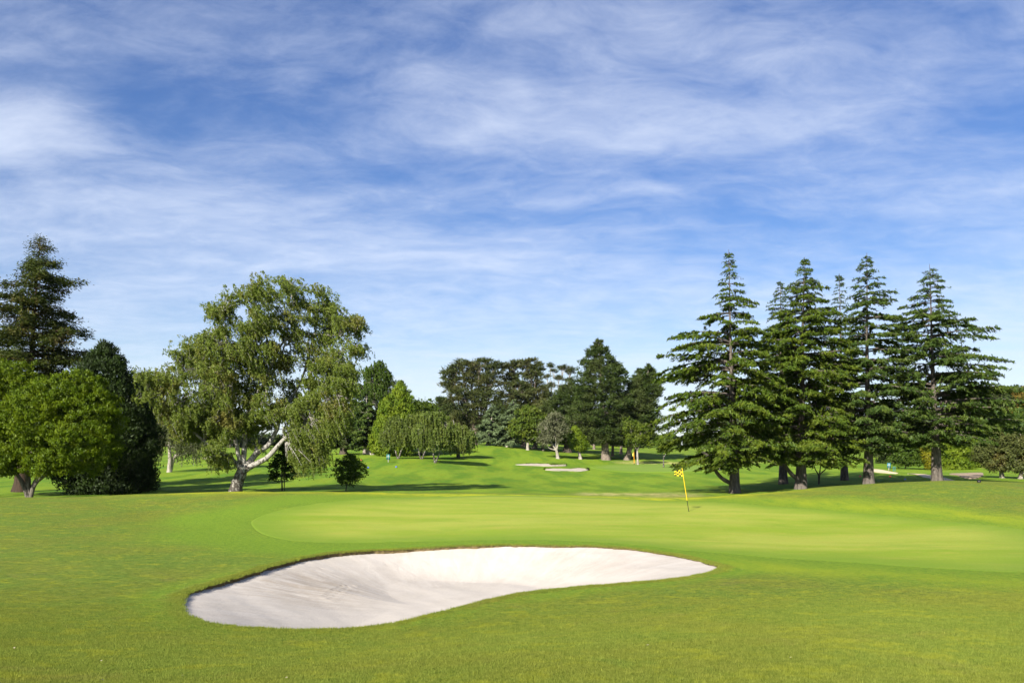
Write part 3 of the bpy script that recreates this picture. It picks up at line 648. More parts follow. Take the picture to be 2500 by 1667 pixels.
def lobed(name, label, cat, seed, u, Y, lobes, mleaf, mbark, r0, n_cl=26, cr=0.45, per=24, leaf=(0.2, 0.12), mode='leaf', stems=None,
          group=None, inner=0.25, flat=0.75, limbs=True, fork=0.35, shell=(0.72, 1.03)):
    """broadleaf or pine crown made of lobes [(u, v, ru, rv[, depth offset])] in photo pixels at distance Y"""
    rg = np.random.default_rng(seed); r, b = root(name, u, Y, label, cat, group); tk = Tubes(); lv = Leaves()
    cs, rs = [], []
    for lb in lobes:
        dy = lb[4] if len(lb) > 4 else rg.normal(0, 0.25) * lb[2] / F * Y
        c = W(lb[0], lb[1], Y) - b; c[1] += dy; cs.append(c); rs.append((lb[2] / F * Y, 0.5 * (lb[2] + lb[3]) / F * Y, lb[3] / F * Y))
    cs = np.array(cs); rs = np.array(rs); vol = rs[:, 0] * rs[:, 2]; vol = vol / vol.mean()
    low = cs[:, 2].min(); 
    zf = max(0.25 * low, fork * np.average(cs[:, 2], weights=vol)); cx = np.average(cs[:, 0], weights=vol)
    if stems is None:
        f = np.array([cx * 0.25, 0, zf]); tk.add(spline([(0, 0, -0.1), (f[0] * 0.4, 0, zf * 0.5), f], 9), flare(9, r0, r0 * 0.62, 0.35, 0.2), 9, 0.04, rg); forks = [f]
    else:
        forks = []
        for st in stems:
            pts = [np.array([0, 0, -0.1])] + [W(a_, b_, Y) - b + np.array([0, rg.normal(0, 0.15), 0]) for a_, b_ in st]
            tk.add(spline(pts, 16), np.linspace(r0, r0 * 0.42, 16), 8, 0.04, rg); forks.append(pts[-1])
    for c, s_, vv in zip(cs, rs, vol):
        f = forks[int(np.argmin([np.linalg.norm(c - g_) for g_ in forks]))]
        if limbs:
            mid = 0.5 * (f + c) + np.array([(c[0] - f[0]) * 0.15, 0, -0.12 * np.linalg.norm(c - f)])
            tk.add(spline([f, mid, c + np.array([0, 0, 0.3 * s_[2]])], 10), np.linspace(r0 * 0.42, r0 * 0.08, 10), 6)
        n = max(5, int(n_cl * vv)); dr = rnd(rg, n); dr[:, 2] = dr[:, 2] + 0.18; dr = unit(dr)
        rad = rg.uniform(*shell, n); rad[: int(n * inner)] *= rg.uniform(0.2, 0.8, int(n * inner))
        wv = 1 + 0.16 * np.sin(dr[:, 0] * 5 + seed) * np.cos(dr[:, 1] * 4 + dr[:, 2] * 6)
        cc = c + dr * s_ * (rad * wv)[:, None]
        clumps_to_leaves(rg, lv, cc, dr, cr * rg.uniform(0.65, 1.35, n), per, leaf[0], leaf[1], mode, flat)
        if limbs:
            for i_ in range(0, n, 4):
                tk.add(spline([c * 0.85 + f * 0.15, 0.5 * (c + cc[i_]) + rg.normal(0, 0.1, 3), cc[i_]], 5), np.linspace(r0 * 0.14, r0 * 0.03, 5), 3)
    tk.build('trunk', mbark, r); lv.build('crown', mleaf, r); return r

def columnar(name, label, cat, seed, u, Y, utop, prof, mleaf, mbark, r0, n=420, cr=0.4, per=20, leaf=(0.22, 0.11), mode='up', group=None, rough=0.22, vbase=None, flat=1.0, tiers=0.0):
    """dense conifer from its outline: prof [(row, half width px)]"""
    rg = np.random.default_rng(seed); r, b = root(name, u, Y, label, cat, group); tk = Tubes(); lv = Leaves()
    hp = [(zat(v, Y) - b[2], p / F * Y) for v, p in prof]; P_ = pf(hp); h0, h1 = min(h for h, _ in hp), max(h for h, _ in hp); xt = (utop - u) / F * Y
    q = np.linspace(0, 1, 14); tk.add(np.c_[xt * q, 0 * q, q * h1 * 0.97 - 0.1 * (q == 0)], flare(14, r0, 0.03, 0.35, 0.08), 9, 0.04, rg)
    hs_ = np.linspace(h0, h1, 200); wgt = P_(hs_) + 0.12 * P_(hs_).max(); cdf = np.cumsum(wgt) / wgt.sum()
    h = np.interp(rg.random(n), cdf, hs_); az = rg.uniform(0, 2 * math.pi, n)
    rad = P_(h) * (1 + rough * np.sin(az * 3 + h * 1.1 + seed) * np.sin(h * 2.1 + az * 2) + rough * 0.5 * rg.normal(size=n)) * np.where(rg.random(n) < 0.72, rg.uniform(0.82, 1.02, n), rg.uniform(0.3, 0.8, n))
    if tiers: rad = rad * (1 - tiers * (0.5 + 0.5 * np.sin(h * 2 * math.pi / (0.11 * (h1 - h0)) + 1.5 * np.sin(az * 2))))
    od = np.c_[np.cos(az), np.sin(az), 0.35 + 0 * az]; cc = np.c_[xt * h / h1 + rad * np.cos(az), rad * np.sin(az), h]
    clumps_to_leaves(rg, lv, cc, unit(od), cr * (0.45 + 0.55 * np.clip(rad / (0.5 * P_(hs_).max()), 0, 1)) * rg.uniform(0.7, 1.3, n), per, leaf[0], leaf[1], mode, flat)
    for i_ in range(0, n, 6):
        if rad[i_] > 0.4: tk.add(np.stack([[xt * h[i_] / h1, 0, h[i_] - 0.15 * rad[i_]], cc[i_]]), (0.02 + 0.02 * r0, 0.01), 3)
    tk.build('trunk', mbark, r); lv.build('crown', mleaf, r); return r

def strands(rg, lv, tk, starts, length, per, leaf, wind=0.25, spread=0.25, twig=0.3):
    """leafy twigs hanging from the start points, blown a little to the right"""
    n = len(starts); ln = length * rg.uniform(0.45, 1.25, n); a = rg.uniform(0, 6.28, n); sp = spread * rg.uniform(0.2, 1.0, n)
    t_ = np.sort(rg.random((n, per)), 1); arch = (1 - np.exp(-3 * t_))
    c = starts[:, None] + np.stack([np.cos(a)[:, None] * sp[:, None] * arch + wind * ln[:, None] * t_, np.sin(a)[:, None] * sp[:, None] * arch,
                                    0.10 * arch - ln[:, None] * t_ ** 1.3], -1)
    c = c.reshape(-1, 3); k = len(c); c = c + rg.normal(0, 0.045, c.shape)
    ax = rg.normal(0, 0.55, (k, 3)) + np.array([0.2, 0, -0.8]); nr = rg.normal(0, 0.8, (k, 3)) + np.array([-0.35, -0.5, 0.45])
    lv.add(c, ax, nr, leaf[0] * rg.uniform(0.7, 1.35, k), leaf[1] * rg.uniform(0.7, 1.35, k))
    for i in range(0, n, max(1, int(1 / twig))):
        q = np.linspace(0, 1, 4)[:, None]; e = np.array([math.cos(a[i]) * sp[i] + wind * ln[i], math.sin(a[i]) * sp[i], -ln[i]])
        tk.add(starts[i] + np.c_[q * e[0], q * e[1], e[2] * q ** 1.3], 0.008, 3)

def weeping(name, label, cat, seed, u, Y, lobes, mleaf, mbark, r0, stems, n_st=60, length=1.2, per=14, leaf=(0.14, 0.09), group=None, wind=0.12, spread=0.3):
    rg = np.random.default_rng(seed); r, b = root(name, u, Y, label, cat, group); tk = Tubes(); tw = Tubes(); lv = Leaves(); tips = []
    for st in stems:
        pts = [np.array([0, 0, -0.1])] + [W(a_, b_, Y) - b + np.array([0, rg.normal(0, 0.12), 0]) for a_, b_ in st]
        tk.add(spline(pts, 18), np.linspace(r0, r0 * 0.22, 18), 8, 0.04, rg); tips += [pts[-1], pts[len(pts) // 2]]
    for lb in lobes:
        c = W(lb[0], lb[1], Y) - b; s_ = np.array([lb[2], 0.5 * (lb[2] + lb[3]), lb[3]]) / F * Y; c[1] += lb[4] if len(lb) > 4 else 0
        f = tips[int(np.argmin([np.linalg.norm(c - g_) for g_ in tips]))]; n = max(8, int(n_st * lb[2] * lb[3] / 1600.0))
        d_ = rnd(rg, n); d_[:, 2] = np.abs(d_[:, 2]) * 0.9 + 0.05 * rg.normal(size=n); st = c + d_ * s_ * rg.uniform(0.45, 1.02, n)[:, None]
        for i in range(0, n, 7): tw.add(spline([f, 0.5 * (f + st[i]) + np.array([0, 0, 0.15]), st[i]], 5), np.linspace(r0 * 0.20, 0.01, 5), 4)
        strands(rg, lv, tw, st, length, per, leaf, wind, spread, 0.15)
    tk.build('trunk', mbark, r); tw.build('branches', mbark, r); lv.build('crown', mleaf, r); return r
# ------------------------------------------------------------------ the four cedars and two behind them
CG = 'tiered cedars on the right'
tiered('cedar_tree', 'leftmost tall tiered cedar with bare slanting low limb, nearest the checkered flag', 'cedar', 11, 1794, 63, 1778, 610,
       [(608, 0), (650, 14), (700, 32), (760, 62), (800, 105), (838, 165), (900, 190), (960, 215), (1010, 220), (1060, 222), (1110, 205), (1135, 140)],
       [(608, 0), (650, 16), (690, 32), (740, 62), (800, 90), (860, 115), (960, 135), (1060, 135), (1135, 90)], 1132, L_CEDAR, M_CEDAR_BARK, 0.41, CG,
       nb=(3, 6), dens=0.90, bulk=1.1, step=(0.40, 0.80), lowlimb=[(1786, 1180), (1760, 1165), (1742, 1140), (1728, 1112), (1700, 1095)])
tiered('cedar_tree', 'densest tiered cedar, second from the left, with forked dark trunk base', 'cedar', 12, 1955, 66, 1963, 628,
       [(626, 0), (660, 16), (720, 50), (800, 85), (900, 115), (1000, 140), (1100, 150), (1125, 100)],
       [(626, 0), (660, 20), (700, 52), (760, 85), (850, 110), (950, 140), (1050, 160), (1115, 150)], 1124, L_CEDAR, M_CEDAR_BARK, 0.45, CG,
       nb=(4, 7), dens=0.90, bulk=1.2, step=(0.38, 0.72), droop=0.24, lowlimb=[(1950, 1172), (1928, 1152), (1915, 1130), (1905, 1110)])
tiered('cedar_tree', 'third tall cedar from the left, thin open top above a long grey trunk', 'cedar', 13, 2121, 66, 2115, 618,
       [(616, 0), (650, 22), (690, 48), (720, 55), (800, 70), (880, 90), (960, 125), (1040, 150), (1100, 120)],
       [(616, 0), (660, 20), (690, 58), (740, 70), (800, 100), (860, 120), (950, 130), (1040, 130), (1100, 90)], 1098, L_CEDAR2, M_CEDAR_BARK, 0.41, CG,
       nb=(3, 6), dens=0.85, bulk=1.2, step=(0.44, 0.84), droop=0.20, lift=0.12)
tiered('cedar_tree', 'rightmost tall cedar with long flat open branches reaching right', 'cedar', 14, 2288, 66, 2268, 645,
       [(643, 0), (680, 24), (720, 45), (745, 80), (800, 85), (880, 110), (960, 150), (1040, 150), (1085, 90)],
       [(643, 0), (690, 38), (745, 50), (785, 85), (816, 132), (840, 160), (905, 188), (960, 195), (1010, 215), (1050, 180), (1085, 90)], 1078, L_CEDAR2, M_CEDAR_BARK, 0.41, CG,
       nb=(3, 6), dens=0.85, bulk=1.3, step=(0.44, 0.84), droop=0.16, lift=0.10)
tiered('cedar_tree', 'cedar behind the gap between the first two cedars, its tip just left of the second', 'cedar', 15, 1912, 78, 1904, 685,
       [(683, 0), (720, 20), (780, 40), (900, 90), (1050, 110), (1110, 60)], [(683, 0), (720, 15), (800, 50), (1000, 95), (1110, 60)], 1110, L_CEDAR2, M_CEDAR_BARK, 0.40, CG, nb=(3, 5), dens=0.8, leaf=(0.28, 0.11))
tiered('cedar_tree', 'thin wispy cedar behind, its tip leaning left of the third cedar', 'cedar', 16, 2062, 80, 2048, 668,
       [(666, 0), (700, 10), (760, 25), (850, 60), (1000, 85), (1090, 60)], [(666, 0), (700, 12), (800, 35), (900, 70), (1000, 85), (1090, 60)], 1095, L_CEDAR2, M_CEDAR_BARK, 0.36, CG, nb=(2, 5), dens=0.8, leaf=(0.28, 0.11))

# ------------------------------------------------------------------ left group
tiered('redwood_tree', 'tall dull brownish redwood with spiky top at the far left', 'redwood', 21, 52, 66, 100, 575,
       [(573, 0), (600, 26), (640, 30), (665, 50), (700, 88), (760, 110), (840, 125), (930, 130), (1000, 110)],
       [(573, 0), (600, 28), (650, 62), (665, 88), (700, 116), (760, 108), (790, 130), (815, 178), (850, 150), (930, 120), (1000, 100)], 1010, L_REDW, M_RED_BARK_SHADED, 0.6,
       nb=(4, 7), lift=0.02, droop=0.04, step=(0.30, 0.62), leaf=(0.25, 0.11), clump=0.19, hang=0.15, dens=0.85, jit=(0.38, 1.20), bulk=1.0, tierj=0.12)
BR = dict(n_cl=200, cr=0.31, per=44, leaf=(0.16, 0.105), mode='up', shell=(0.72, 1.10), limbs=False, inner=0.4)
lobed('broadleaf_tree', 'bright green rounded multi-stemmed tree in front of the dark cypress', 'tree', 22, 72, 54.5,
      [(190, 972, 95, 62, -0.6), (120, 1010, 72, 66, -1.2), (245, 1015, 62, 60, -0.8), (215, 1075, 82, 60, -1.4), (110, 1085, 65, 45, -0.8), (155, 1130, 70, 30, -1.6), (250, 1100, 42, 42, 0.2), (45, 1125, 42, 35, -1.0), (190, 1040, 80, 70, 0.8), (25, 1140, 45, 26, -1.2), (215, 1135, 50, 26, -0.6)],
      L_BRIGHT, M_MID_BARK, 0.17, stems=[[(60, 1180), (40, 1150), (10, 1120)], [(70, 1170), (66, 1130), (90, 1080)], [(88, 1180), (115, 1150), (150, 1115)], [(80, 1185), (98, 1150), (120, 1090)]], **BR)
lobed('broadleaf_tree', 'bright green broad tree cut by the left edge of the photo', 'tree', 23, -60, 58,
      [(20, 925, 75, 50), (-40, 960, 90, 80), (60, 985, 55, 65), (10, 1050, 80, 70), (-60, 1080, 80, 60), (20, 1120, 50, 30)],
      L_BRIGHT, M_MID_BARK, 0.2, **BR)
columnar('cypress_tree', 'very dark pointed cypress behind the bright green rounded tree', 'cypress', 24, 262, 63, 256, [(832, 4), (860, 28), (900, 52), (950, 76), (1000, 94), (1080, 104), (1150, 104), (1200, 92)], L_DARKCY, M_DARK_BARK, 0.35, n=1300, cr=0.5, per=40, leaf=(0.24, 0.12))
columnar('cypress_tree', 'short dark cypress at the right end of the dark clump', 'cypress', 25, 332, 67, 345, [(912, 6), (940, 24), (1000, 34), (1100, 42), (1200, 40)], L_DARKCY, M_DARK_BARK, 0.25, n=520, cr=0.42, per=38, leaf=(0.24, 0.12))
weeping('birch_tree', 'small grey-green weeping birch on the lawn behind the large birch', 'birch', 26, 413, 100, [(415, 1000, 42, 40), (395, 1050, 32, 45), (440, 1050, 40, 45), (470, 1010, 40, 40), (380, 1085, 20, 30), (460, 1090, 45, 25)], L_BIRCH2, M_GREY_BARK, 0.32,
        [[(417, 1120), (415, 1060), (410, 990)], [(425, 1115), (455, 1105), (480, 1090)]], n_st=260, length=2.2, per=16, leaf=(0.22, 0.15), wind=0.08)

# the large silver birch, limb by limb
BY = 58.0
r, b = root('birch_tree', 575, BY, 'large leaning silver birch with many white limbs and drooping foliage', 'birch')
rg = np.random.default_rng(31)
def bl(pts, dy0, dy1, r0, r1, name='limb', n=26, sides=9):
    p = spline([W(u, v, BY) - b for u, v in pts], n); q = np.linspace(0, 1, n); p[:, 1] += dy0 * (1 - q) + dy1 * q
    p[1:-1] += rg.normal(0, 0.02, (n - 2, 3)); tk = Tubes(); tk.add(p, r0 * 0.95 * (1 - q) ** 1.15 + r1 * 0.8, sides, 0.05, rg); tk.build(name, M_BIRCH_BARK, r); return p
p0 = np.array([W(574, 1205, BY), W(579, 1180, BY), W(588, 1158, BY), W(594, 1138, BY)]) - b
tk = Tubes(); n = 16; q = np.linspace(0, 1, n); tk.add(spline(p0, n), 0.42 - 0.08 * q + 0.16 * np.exp(-q * 9), 14, 0.05, rg); tk.build('trunk', M_BIRCH_BARK, r)
LIMBS = [
    ([(594, 1150), (625, 1132), (652, 1120), (680, 1092), (696, 1075), (716, 1059), (755, 1031), (775, 1000), (814, 976), (854, 956), (878, 935)], 0, -1.6, .21, .03),
    ([(594, 1146), (621, 1110), (648, 1087), (664, 1055), (684, 996), (720, 933), (742, 850), (759, 778), (775, 702)], 0, 2.2, .23, .025),
    ([(588, 1148), (583, 1095), (573, 1035), (577, 948), (569, 853), (561, 770)], 0, -1.4, .18, .02),
    ([(592, 1145), (597, 1070), (601, 1016), (609, 988), (633, 944), (680, 877), (704, 758), (708, 691)], 0, 0.6, .20, .02),
    ([(586, 1146), (570, 1118), (545, 1103), (498, 1067), (466, 1023), (455, 1008), (431, 988), (403, 976)], 0, -2.0, .16, .02),
    ([(575, 1050), (548, 985), (510, 933), (470, 885), (431, 861)], -0.4, 1.6, .11, .02),
    ([(570, 860), (559, 826), (545, 798), (522, 770)], -1.0, -0.3, .07, .015),
    ([(640, 935), (664, 880), (688, 830), (750, 812), (814, 814), (854, 810), (870, 775)], 0.3, 1.5, .10, .015),
    ([(775, 1000), (786, 955), (803, 917), (830, 861), (870, 842)], -0.9, 0.4, .08, .015),
    ([(602, 1010), (640, 985), (655, 950), (640, 900), (620, 850), (640, 760), (650, 700)], 0.2, -1.8, .10, .015),
    ([(606, 1000), (594, 960), (600, 900), (592, 840), (600, 760), (628, 700)], 0.2, 2.4, .10, .015),
    ([(700, 1075), (697, 1050), (704, 1035), (690, 1010)], -0.4, -1.0, .08, .02),
    ([(760, 960), (748, 900), (765, 850), (800, 760), (830, 745)], 1.0, 2.6, .07, .015),
    ([(622, 1110), (624, 1080), (640, 1050), (690, 1045)], 0.1, 1.8, .12, .02)]
lp = [bl(*L_) for L_ in LIMBS]; allp = np.concatenate(lp)
BLOBS = [  # (x, y, rx, ry) in an enlargement of the photograph (2.529 x, origin 340, 640)
    (265, 515, 85, 70), (300, 610, 100, 70), (480, 545, 95, 95), (240, 760, 120, 80), (170, 850, 95, 75), (330, 850, 120, 100), (400, 690, 110, 100),
    (560, 700, 120, 110), (600, 570, 100, 85), (490, 310, 70, 65), (555, 235, 80, 70), (625, 180, 75, 55), (750, 140, 62, 60), (690, 255, 85, 75),
    (800, 220, 80, 85), (900, 150, 85, 70), (940, 235, 60, 85), (1085, 175, 75, 55), (1050, 255, 60, 60), (1110, 300, 60, 55), (1205, 300, 52, 58), (1225, 375, 50, 50),
    (1315, 350, 45, 50), (1290, 410, 40, 30), (760, 430, 90, 75), (760, 560, 110, 85), (700, 680, 110, 85), (1030, 540, 80, 75), (1060, 640, 85, 80), (1220, 560, 62, 62),
    (1250, 640, 80, 75), (1345, 535, 36, 60), (1190, 720, 55, 60), (930, 590, 55, 70), (890, 740, 60, 55), (960, 450, 50, 50), (1100, 430, 55, 55), (1080, 860, 70, 50), (1150, 980, 80, 90),
    (1290, 880, 75, 80), (1060, 1080, 90, 110), (1000, 1190, 70, 90), (1150, 1130, 75, 110), (500, 850, 125, 100), (450, 960, 110, 85), (560, 990, 90, 80), (520, 1225, 85, 70),
    (880, 950, 85, 55), (720, 800, 75, 75), (790, 890, 55, 50), (610, 860, 80, 80), (350, 960, 90, 80), (300, 1050, 70, 60), (660, 1010, 60, 55), (1330, 700, 60, 70), (1230, 1000, 60, 80),
    (940, 880, 55, 45), (640, 430, 75, 60), (560, 440, 60, 60), (860, 330, 55, 50), (1000, 1020, 60, 60), (690, 1130, 50, 40), (1120, 1220, 45, 60)]
OUTL = np.array([(170, 600), (190, 480), (260, 440), (350, 460), (400, 450), (470, 420), (430, 340), (500, 250), (600, 160), (740, 90), (880, 90), (960, 110), (1080, 130), (1160, 180), (1150, 250), (1240, 250), (1270, 320), (1350, 330), (1340, 420), (1250, 450), (1370, 500), (1370, 620), (1360, 760), (1330, 900), (1250, 1080), (1180, 1250), (1050, 1290), (960, 1240), (930, 1100), (860, 1020), (740, 1040), (680, 1060), (600, 1100), (560, 1250), (440, 1250), (430, 1160), (300, 1120), (220, 1000), (90, 860), (100, 760)], float)
GAPS = [(640, 400, 45, 34), (885, 500, 46, 44), (1185, 450, 60, 34), (810, 790, 28, 46), (950, 710, 36, 42), (1110, 760, 36, 46), (460, 400, 40, 26), (400, 1130, 60, 50)]
cand = np.c_[rg.uniform(80, 1380, 1500), rg.uniform(80, 1300, 1500)]; ins = seg_dist(cand[:, 0], cand[:, 1], OUTL) < -18
for gx_, gy_, ga, gb in GAPS: ins &= ((cand[:, 0] - gx_) / (ga + 8)) ** 2 + ((cand[:, 1] - gy_) / (gb + 16)) ** 2 > 1
cand = cand[ins][:310]
BLOBS += [(x, y, rg.uniform(36, 62), rg.uniform(30, 52)) for x, y in cand]
lv = Leaves(); tw = Tubes()
for (x, y, rx, ry) in BLOBS:
    k_ = rg.integers(1, 3) + (rx > 90)
    for _ in range(k_):
        uu_, vv_ = 340 + (x + rg.normal(0, 0.12) * rx) / 2.529, 640 + (y + rg.normal(0, 0.12) * ry) / 2.529
        c = W(uu_, vv_, BY) - b; s_ = np.array([rx, 0.75 * (rx + ry) / 2 + 22, ry]) / 2.529 / F * BY * (1.2 if k_ == 1 else 1.1)
        near = np.argsort(np.hypot(allp[:, 0] - c[0], allp[:, 2] - c[2]))[:3]; base_ = allp[near[0]]
        c[1] = base_[1] + rg.normal(0, 0.9)
        nst = int(43 * rx * ry / 6000 / k_) + 11; d_ = rnd(rg, nst); d_[:, 2] = d_[:, 2] * 0.8 + 0.25
        st = c + d_ * s_ * (rg.random((nst, 1)) ** 0.5)
        for i in range(0, nst, 7): tw.add(spline([base_, 0.5 * (base_ + st[i]) + np.array([0, 0, 0.12]), st[i]], 6), np.linspace(0.035, 0.008, 6), 4)
        low = y > 880; hang = (1.05 if low and x > 900 else 0.6) if y > 300 else 0.5
        strands(rg, lv, tw, st, hang, 24 if low else 18, (0.125, 0.085), (0.30 if y > 450 else 0.65) if x > 600 else 0.15, 0.30 if low else 0.48, 0.12)
tw.build('branches', M_BIRCH_BARK, r); lv.build('crown', L_BIRCH, r)

# staked sapling and small round tree
lobed('sapling', 'dark-leaved sapling tied between two stakes beside the large birch', 'sapling', 41, 690, 61.5, [(700, 1110, 26, 30), (680, 1140, 26, 30), (706, 1150, 22, 28), (668, 1165, 14, 16), (690, 1090, 20, 18)], L_MAPLE, M_DARK_BARK, 0.04, n_cl=34, cr=0.26, per=20, leaf=(0.17, 0.12))
m_stake = simple_mat('stake_wood', (0.06, 0.05, 0.04), 0.9, 0.1, 0.3, 6)
for uu_, lab in ((687.5, 'left wooden stake of the dark sapling'), (694.5, 'right wooden stake of the dark sapling')):
    x = (uu_ - 1250) / F * 61.2; z = g1(x, 61.2); tk = Tubes()
    tk.add([(x, 61.2, z - 0.1), (x, 61.2, z + 0.9), (x + 0.01, 61.2, z + 1.75), (x + 0.01, 61.2, z + 1.78)], (0.035, 0.033, 0.032, 0.005), 8)
    o = tk.build('stake', m_stake, None); tag(o, lab, 'stake', 'stakes of the sapling')
lobed('small_tree', 'small round green tree standing alone right of the large birch', 'tree', 42, 844, 61.5, [(858, 1128, 22, 22), (838, 1150, 28, 28), (872, 1150, 26, 28), (852, 1168, 28, 22), (856, 1118, 14, 14)], L_SHRUB, M_DARK_BARK, 0.05, n_cl=56, cr=0.24, per=20, leaf=(0.14, 0.09), fork=0.3)

# ------------------------------------------------------------------ trees left of the fairway, middle distance
tiered('conifer_tree', 'drooping green conifer with thick pale trunk left of the small birches', 'conifer', 51, 905, 146, 893, 950, [(948, 0), (1000, 30), (1050, 48), (1085, 52)], [(948, 0), (1000, 25), (1050, 40), (1085, 45)], 1090, L_CEDAR2, M_GREY_BARK, 0.75, leaf=(0.55, 0.27), dens=0.9, nb=(4, 7), step=(0.5, 0.9))
tiered('conifer_tree', 'dark drooping conifer behind the hanging twigs of the large birch', 'conifer', 52, 838, 152, 842, 905, [(903, 0), (960, 30), (1030, 50), (1085, 50)], [(903, 0), (960, 35), (1040, 55), (1085, 50)], 1088, L_PINE, M_DARK_BARK, 0.7, leaf=(0.55, 0.27), dens=0.9, nb=(4, 7), step=(0.5, 0.9))
weeping('willowy_tree', 'tall willowy green tree showing right of the large birch crown', 'tree', 53, 890, 150, [(925, 895, 20, 18), (935, 920, 22, 26), (905, 915, 22, 30), (890, 960, 34, 34), (925, 970, 30, 40), (880, 1010, 36, 32), (905, 1040, 34, 28), (885, 1065, 34, 22), (935, 1010, 26, 36), (915, 945, 30, 30)], L_SHRUB, M_GREY_BARK, 0.35, [[(893, 1050), (900, 970), (920, 900)], [(890, 1060), (880, 1000), (895, 930)]], n_st=300, length=1.7, per=18, leaf=(0.30, 0.20), wind=0.10)
columnar('conifer_tree', 'dark conifer tip peeping behind the bright yellow-green cypress', 'conifer', 54, 950, 160, 950, [(908, 4), (930, 14), (980, 28), (1060, 40), (1100, 36)], L_PINE, M_DARK_BARK, 0.4, n=340, cr=0.8, per=16, leaf=(0.5, 0.25))
columnar('cypress_tree', 'bright yellow-green pointed cypress above the small birches', 'cypress', 55, 965, 142, 978, [(930, 3), (950, 14), (975, 26), (1005, 38), (1040, 46), (1080, 48), (1105, 40)], L_YELLOW, M_DARK_BARK, 0.5, n=820, cr=0.62, per=34, leaf=(0.42, 0.22), rough=0.25)
columnar('cypress_tree', 'yellow-green cypress low beside the pale thick conifer trunk', 'cypress', 56, 938, 140, 945, [(968, 3), (1000, 16), (1040, 26), (1095, 30), (1108, 24)], L_YELLOW, M_DARK_BARK, 0.35, n=420, cr=0.55, per=30, leaf=(0.42, 0.22), rough=0.25)
lobed('broadleaf_tree', 'dark round tree right of the bright yellow-green cypress', 'tree', 57, 1030, 150, [(1010, 1000, 28, 26), (1040, 1010, 28, 26), (1025, 1035, 48, 34), (1062, 1040, 34, 30), (1000, 1055, 34, 26), (1080, 1060, 26, 24), (1040, 1075, 50, 22)], L_OAK, M_DARK_BARK, 0.3, n_cl=70, cr=0.9, per=26, leaf=(0.48, 0.32))
SB = 'small weeping birches beside the fairway'
SBK = dict(n_st=440, length=1.9, per=20, leaf=(0.28, 0.19), group=SB, wind=0.06, spread=0.35)
weeping('birch_tree', 'leftmost small birch with two white stems spread in a V', 'birch', 61, 972, 129, [(968, 1042, 32, 30), (950, 1066, 28, 26), (988, 1058, 28, 28), (970, 1066, 30, 20)], L_SMALLB, M_BIRCH_BARK, 0.13, [[(966, 1102), (962, 1092), (966, 1050)], [(979, 1102), (982, 1090), (978, 1040)]], **SBK)
weeping('birch_tree', 'second small birch from the left with two curved white stems', 'birch', 62, 1029, 130, [(1020, 1028, 32, 28), (1002, 1058, 32, 28), (1038, 1052, 30, 32), (1018, 1068, 32, 20)], L_SMALLB, M_BIRCH_BARK, 0.14, [[(1023, 1105), (1021, 1092), (1015, 1040)], [(1036, 1105), (1040, 1090), (1034, 1035)]], **SBK)
weeping('birch_tree', 'fullest small birch nearest the fairway, third from the left', 'birch', 63, 1062, 122, [(1055, 1028, 36, 28), (1036, 1060, 32, 32), (1084, 1058, 36, 34), (1060, 1074, 40, 22), (1065, 1020, 22, 18)], L_SMALLB, M_BIRCH_BARK, 0.14, [[(1059, 1115), (1056, 1100), (1050, 1040)], [(1069, 1115), (1074, 1100), (1076, 1030)]], **SBK)
weeping('birch_tree', 'rightmost small birch with one bare white leader on top', 'birch', 64, 1121, 140, [(1118, 1055, 28, 24), (1105, 1078, 22, 22), (1140, 1072, 26, 28), (1125, 1082, 36, 14)], L_SMALLB, M_BIRCH_BARK, 0.16, [[(1120, 1085), (1120, 1064), (1112, 1045), (1106, 1025)], [(1122, 1090), (1132, 1060)]], **SBK)
lobed('small_tree', 'low leafy young tree right of the rightmost small birch', 'tree', 65, 1131, 140, [(1128, 1095, 16, 12), (1140, 1090, 14, 14)], L_SMALLB, M_GREY_BARK, 0.06, n_cl=40, cr=0.4, per=14, leaf=(0.24, 0.15))

# ------------------------------------------------------------------ tree line across the middle
PK = dict(mode='spike', cr=1.05, per=30, leaf=(0.80, 0.22), flat=0.55, inner=0.25)
lobed('pine_tree', 'broad spreading umbrella pine at the left end of the pine row', 'pine', 71, 1160, 192, [(1105, 915, 26, 24), (1130, 897, 34, 20), (1170, 892, 40, 16), (1205, 900, 28, 18), (1095, 942, 22, 20), (1150, 930, 44, 22), (1195, 935, 34, 28), (1130, 970, 44, 26), (1180, 975, 44, 26), (1150, 1010, 52, 26), (1115, 1035, 40, 26), (1175, 1040, 44, 26), (1215, 1000, 34, 30)], L_PINE2, M_PINE_BARK, 0.7, n_cl=64, **PK)
lobed('pine_tree', 'small low pine leaning left beside the gap with the blue hill', 'pine', 72, 1086, 220, [(1078, 975, 15, 5), (1092, 982, 12, 5), (1072, 987, 8, 4), (1095, 1000, 16, 12)], L_PINE, M_PINE_BARK, 0.3, n_cl=30, **PK)
lobed('pine_tree', 'second umbrella pine, flat topped, with pale trunk showing', 'pine', 73, 1278, 195, [(1252, 895, 22, 15), (1290, 888, 32, 14), (1310, 898, 18, 14), (1255, 925, 30, 22), (1300, 920, 28, 20), (1260, 960, 42, 28), (1305, 955, 36, 26), (1280, 990, 50, 26), (1262, 1025, 40, 26), (1318, 1010, 36, 30), (1330, 975, 26, 24)], L_PINE2, M_PINE_BARK, 0.65, n_cl=64, **PK)
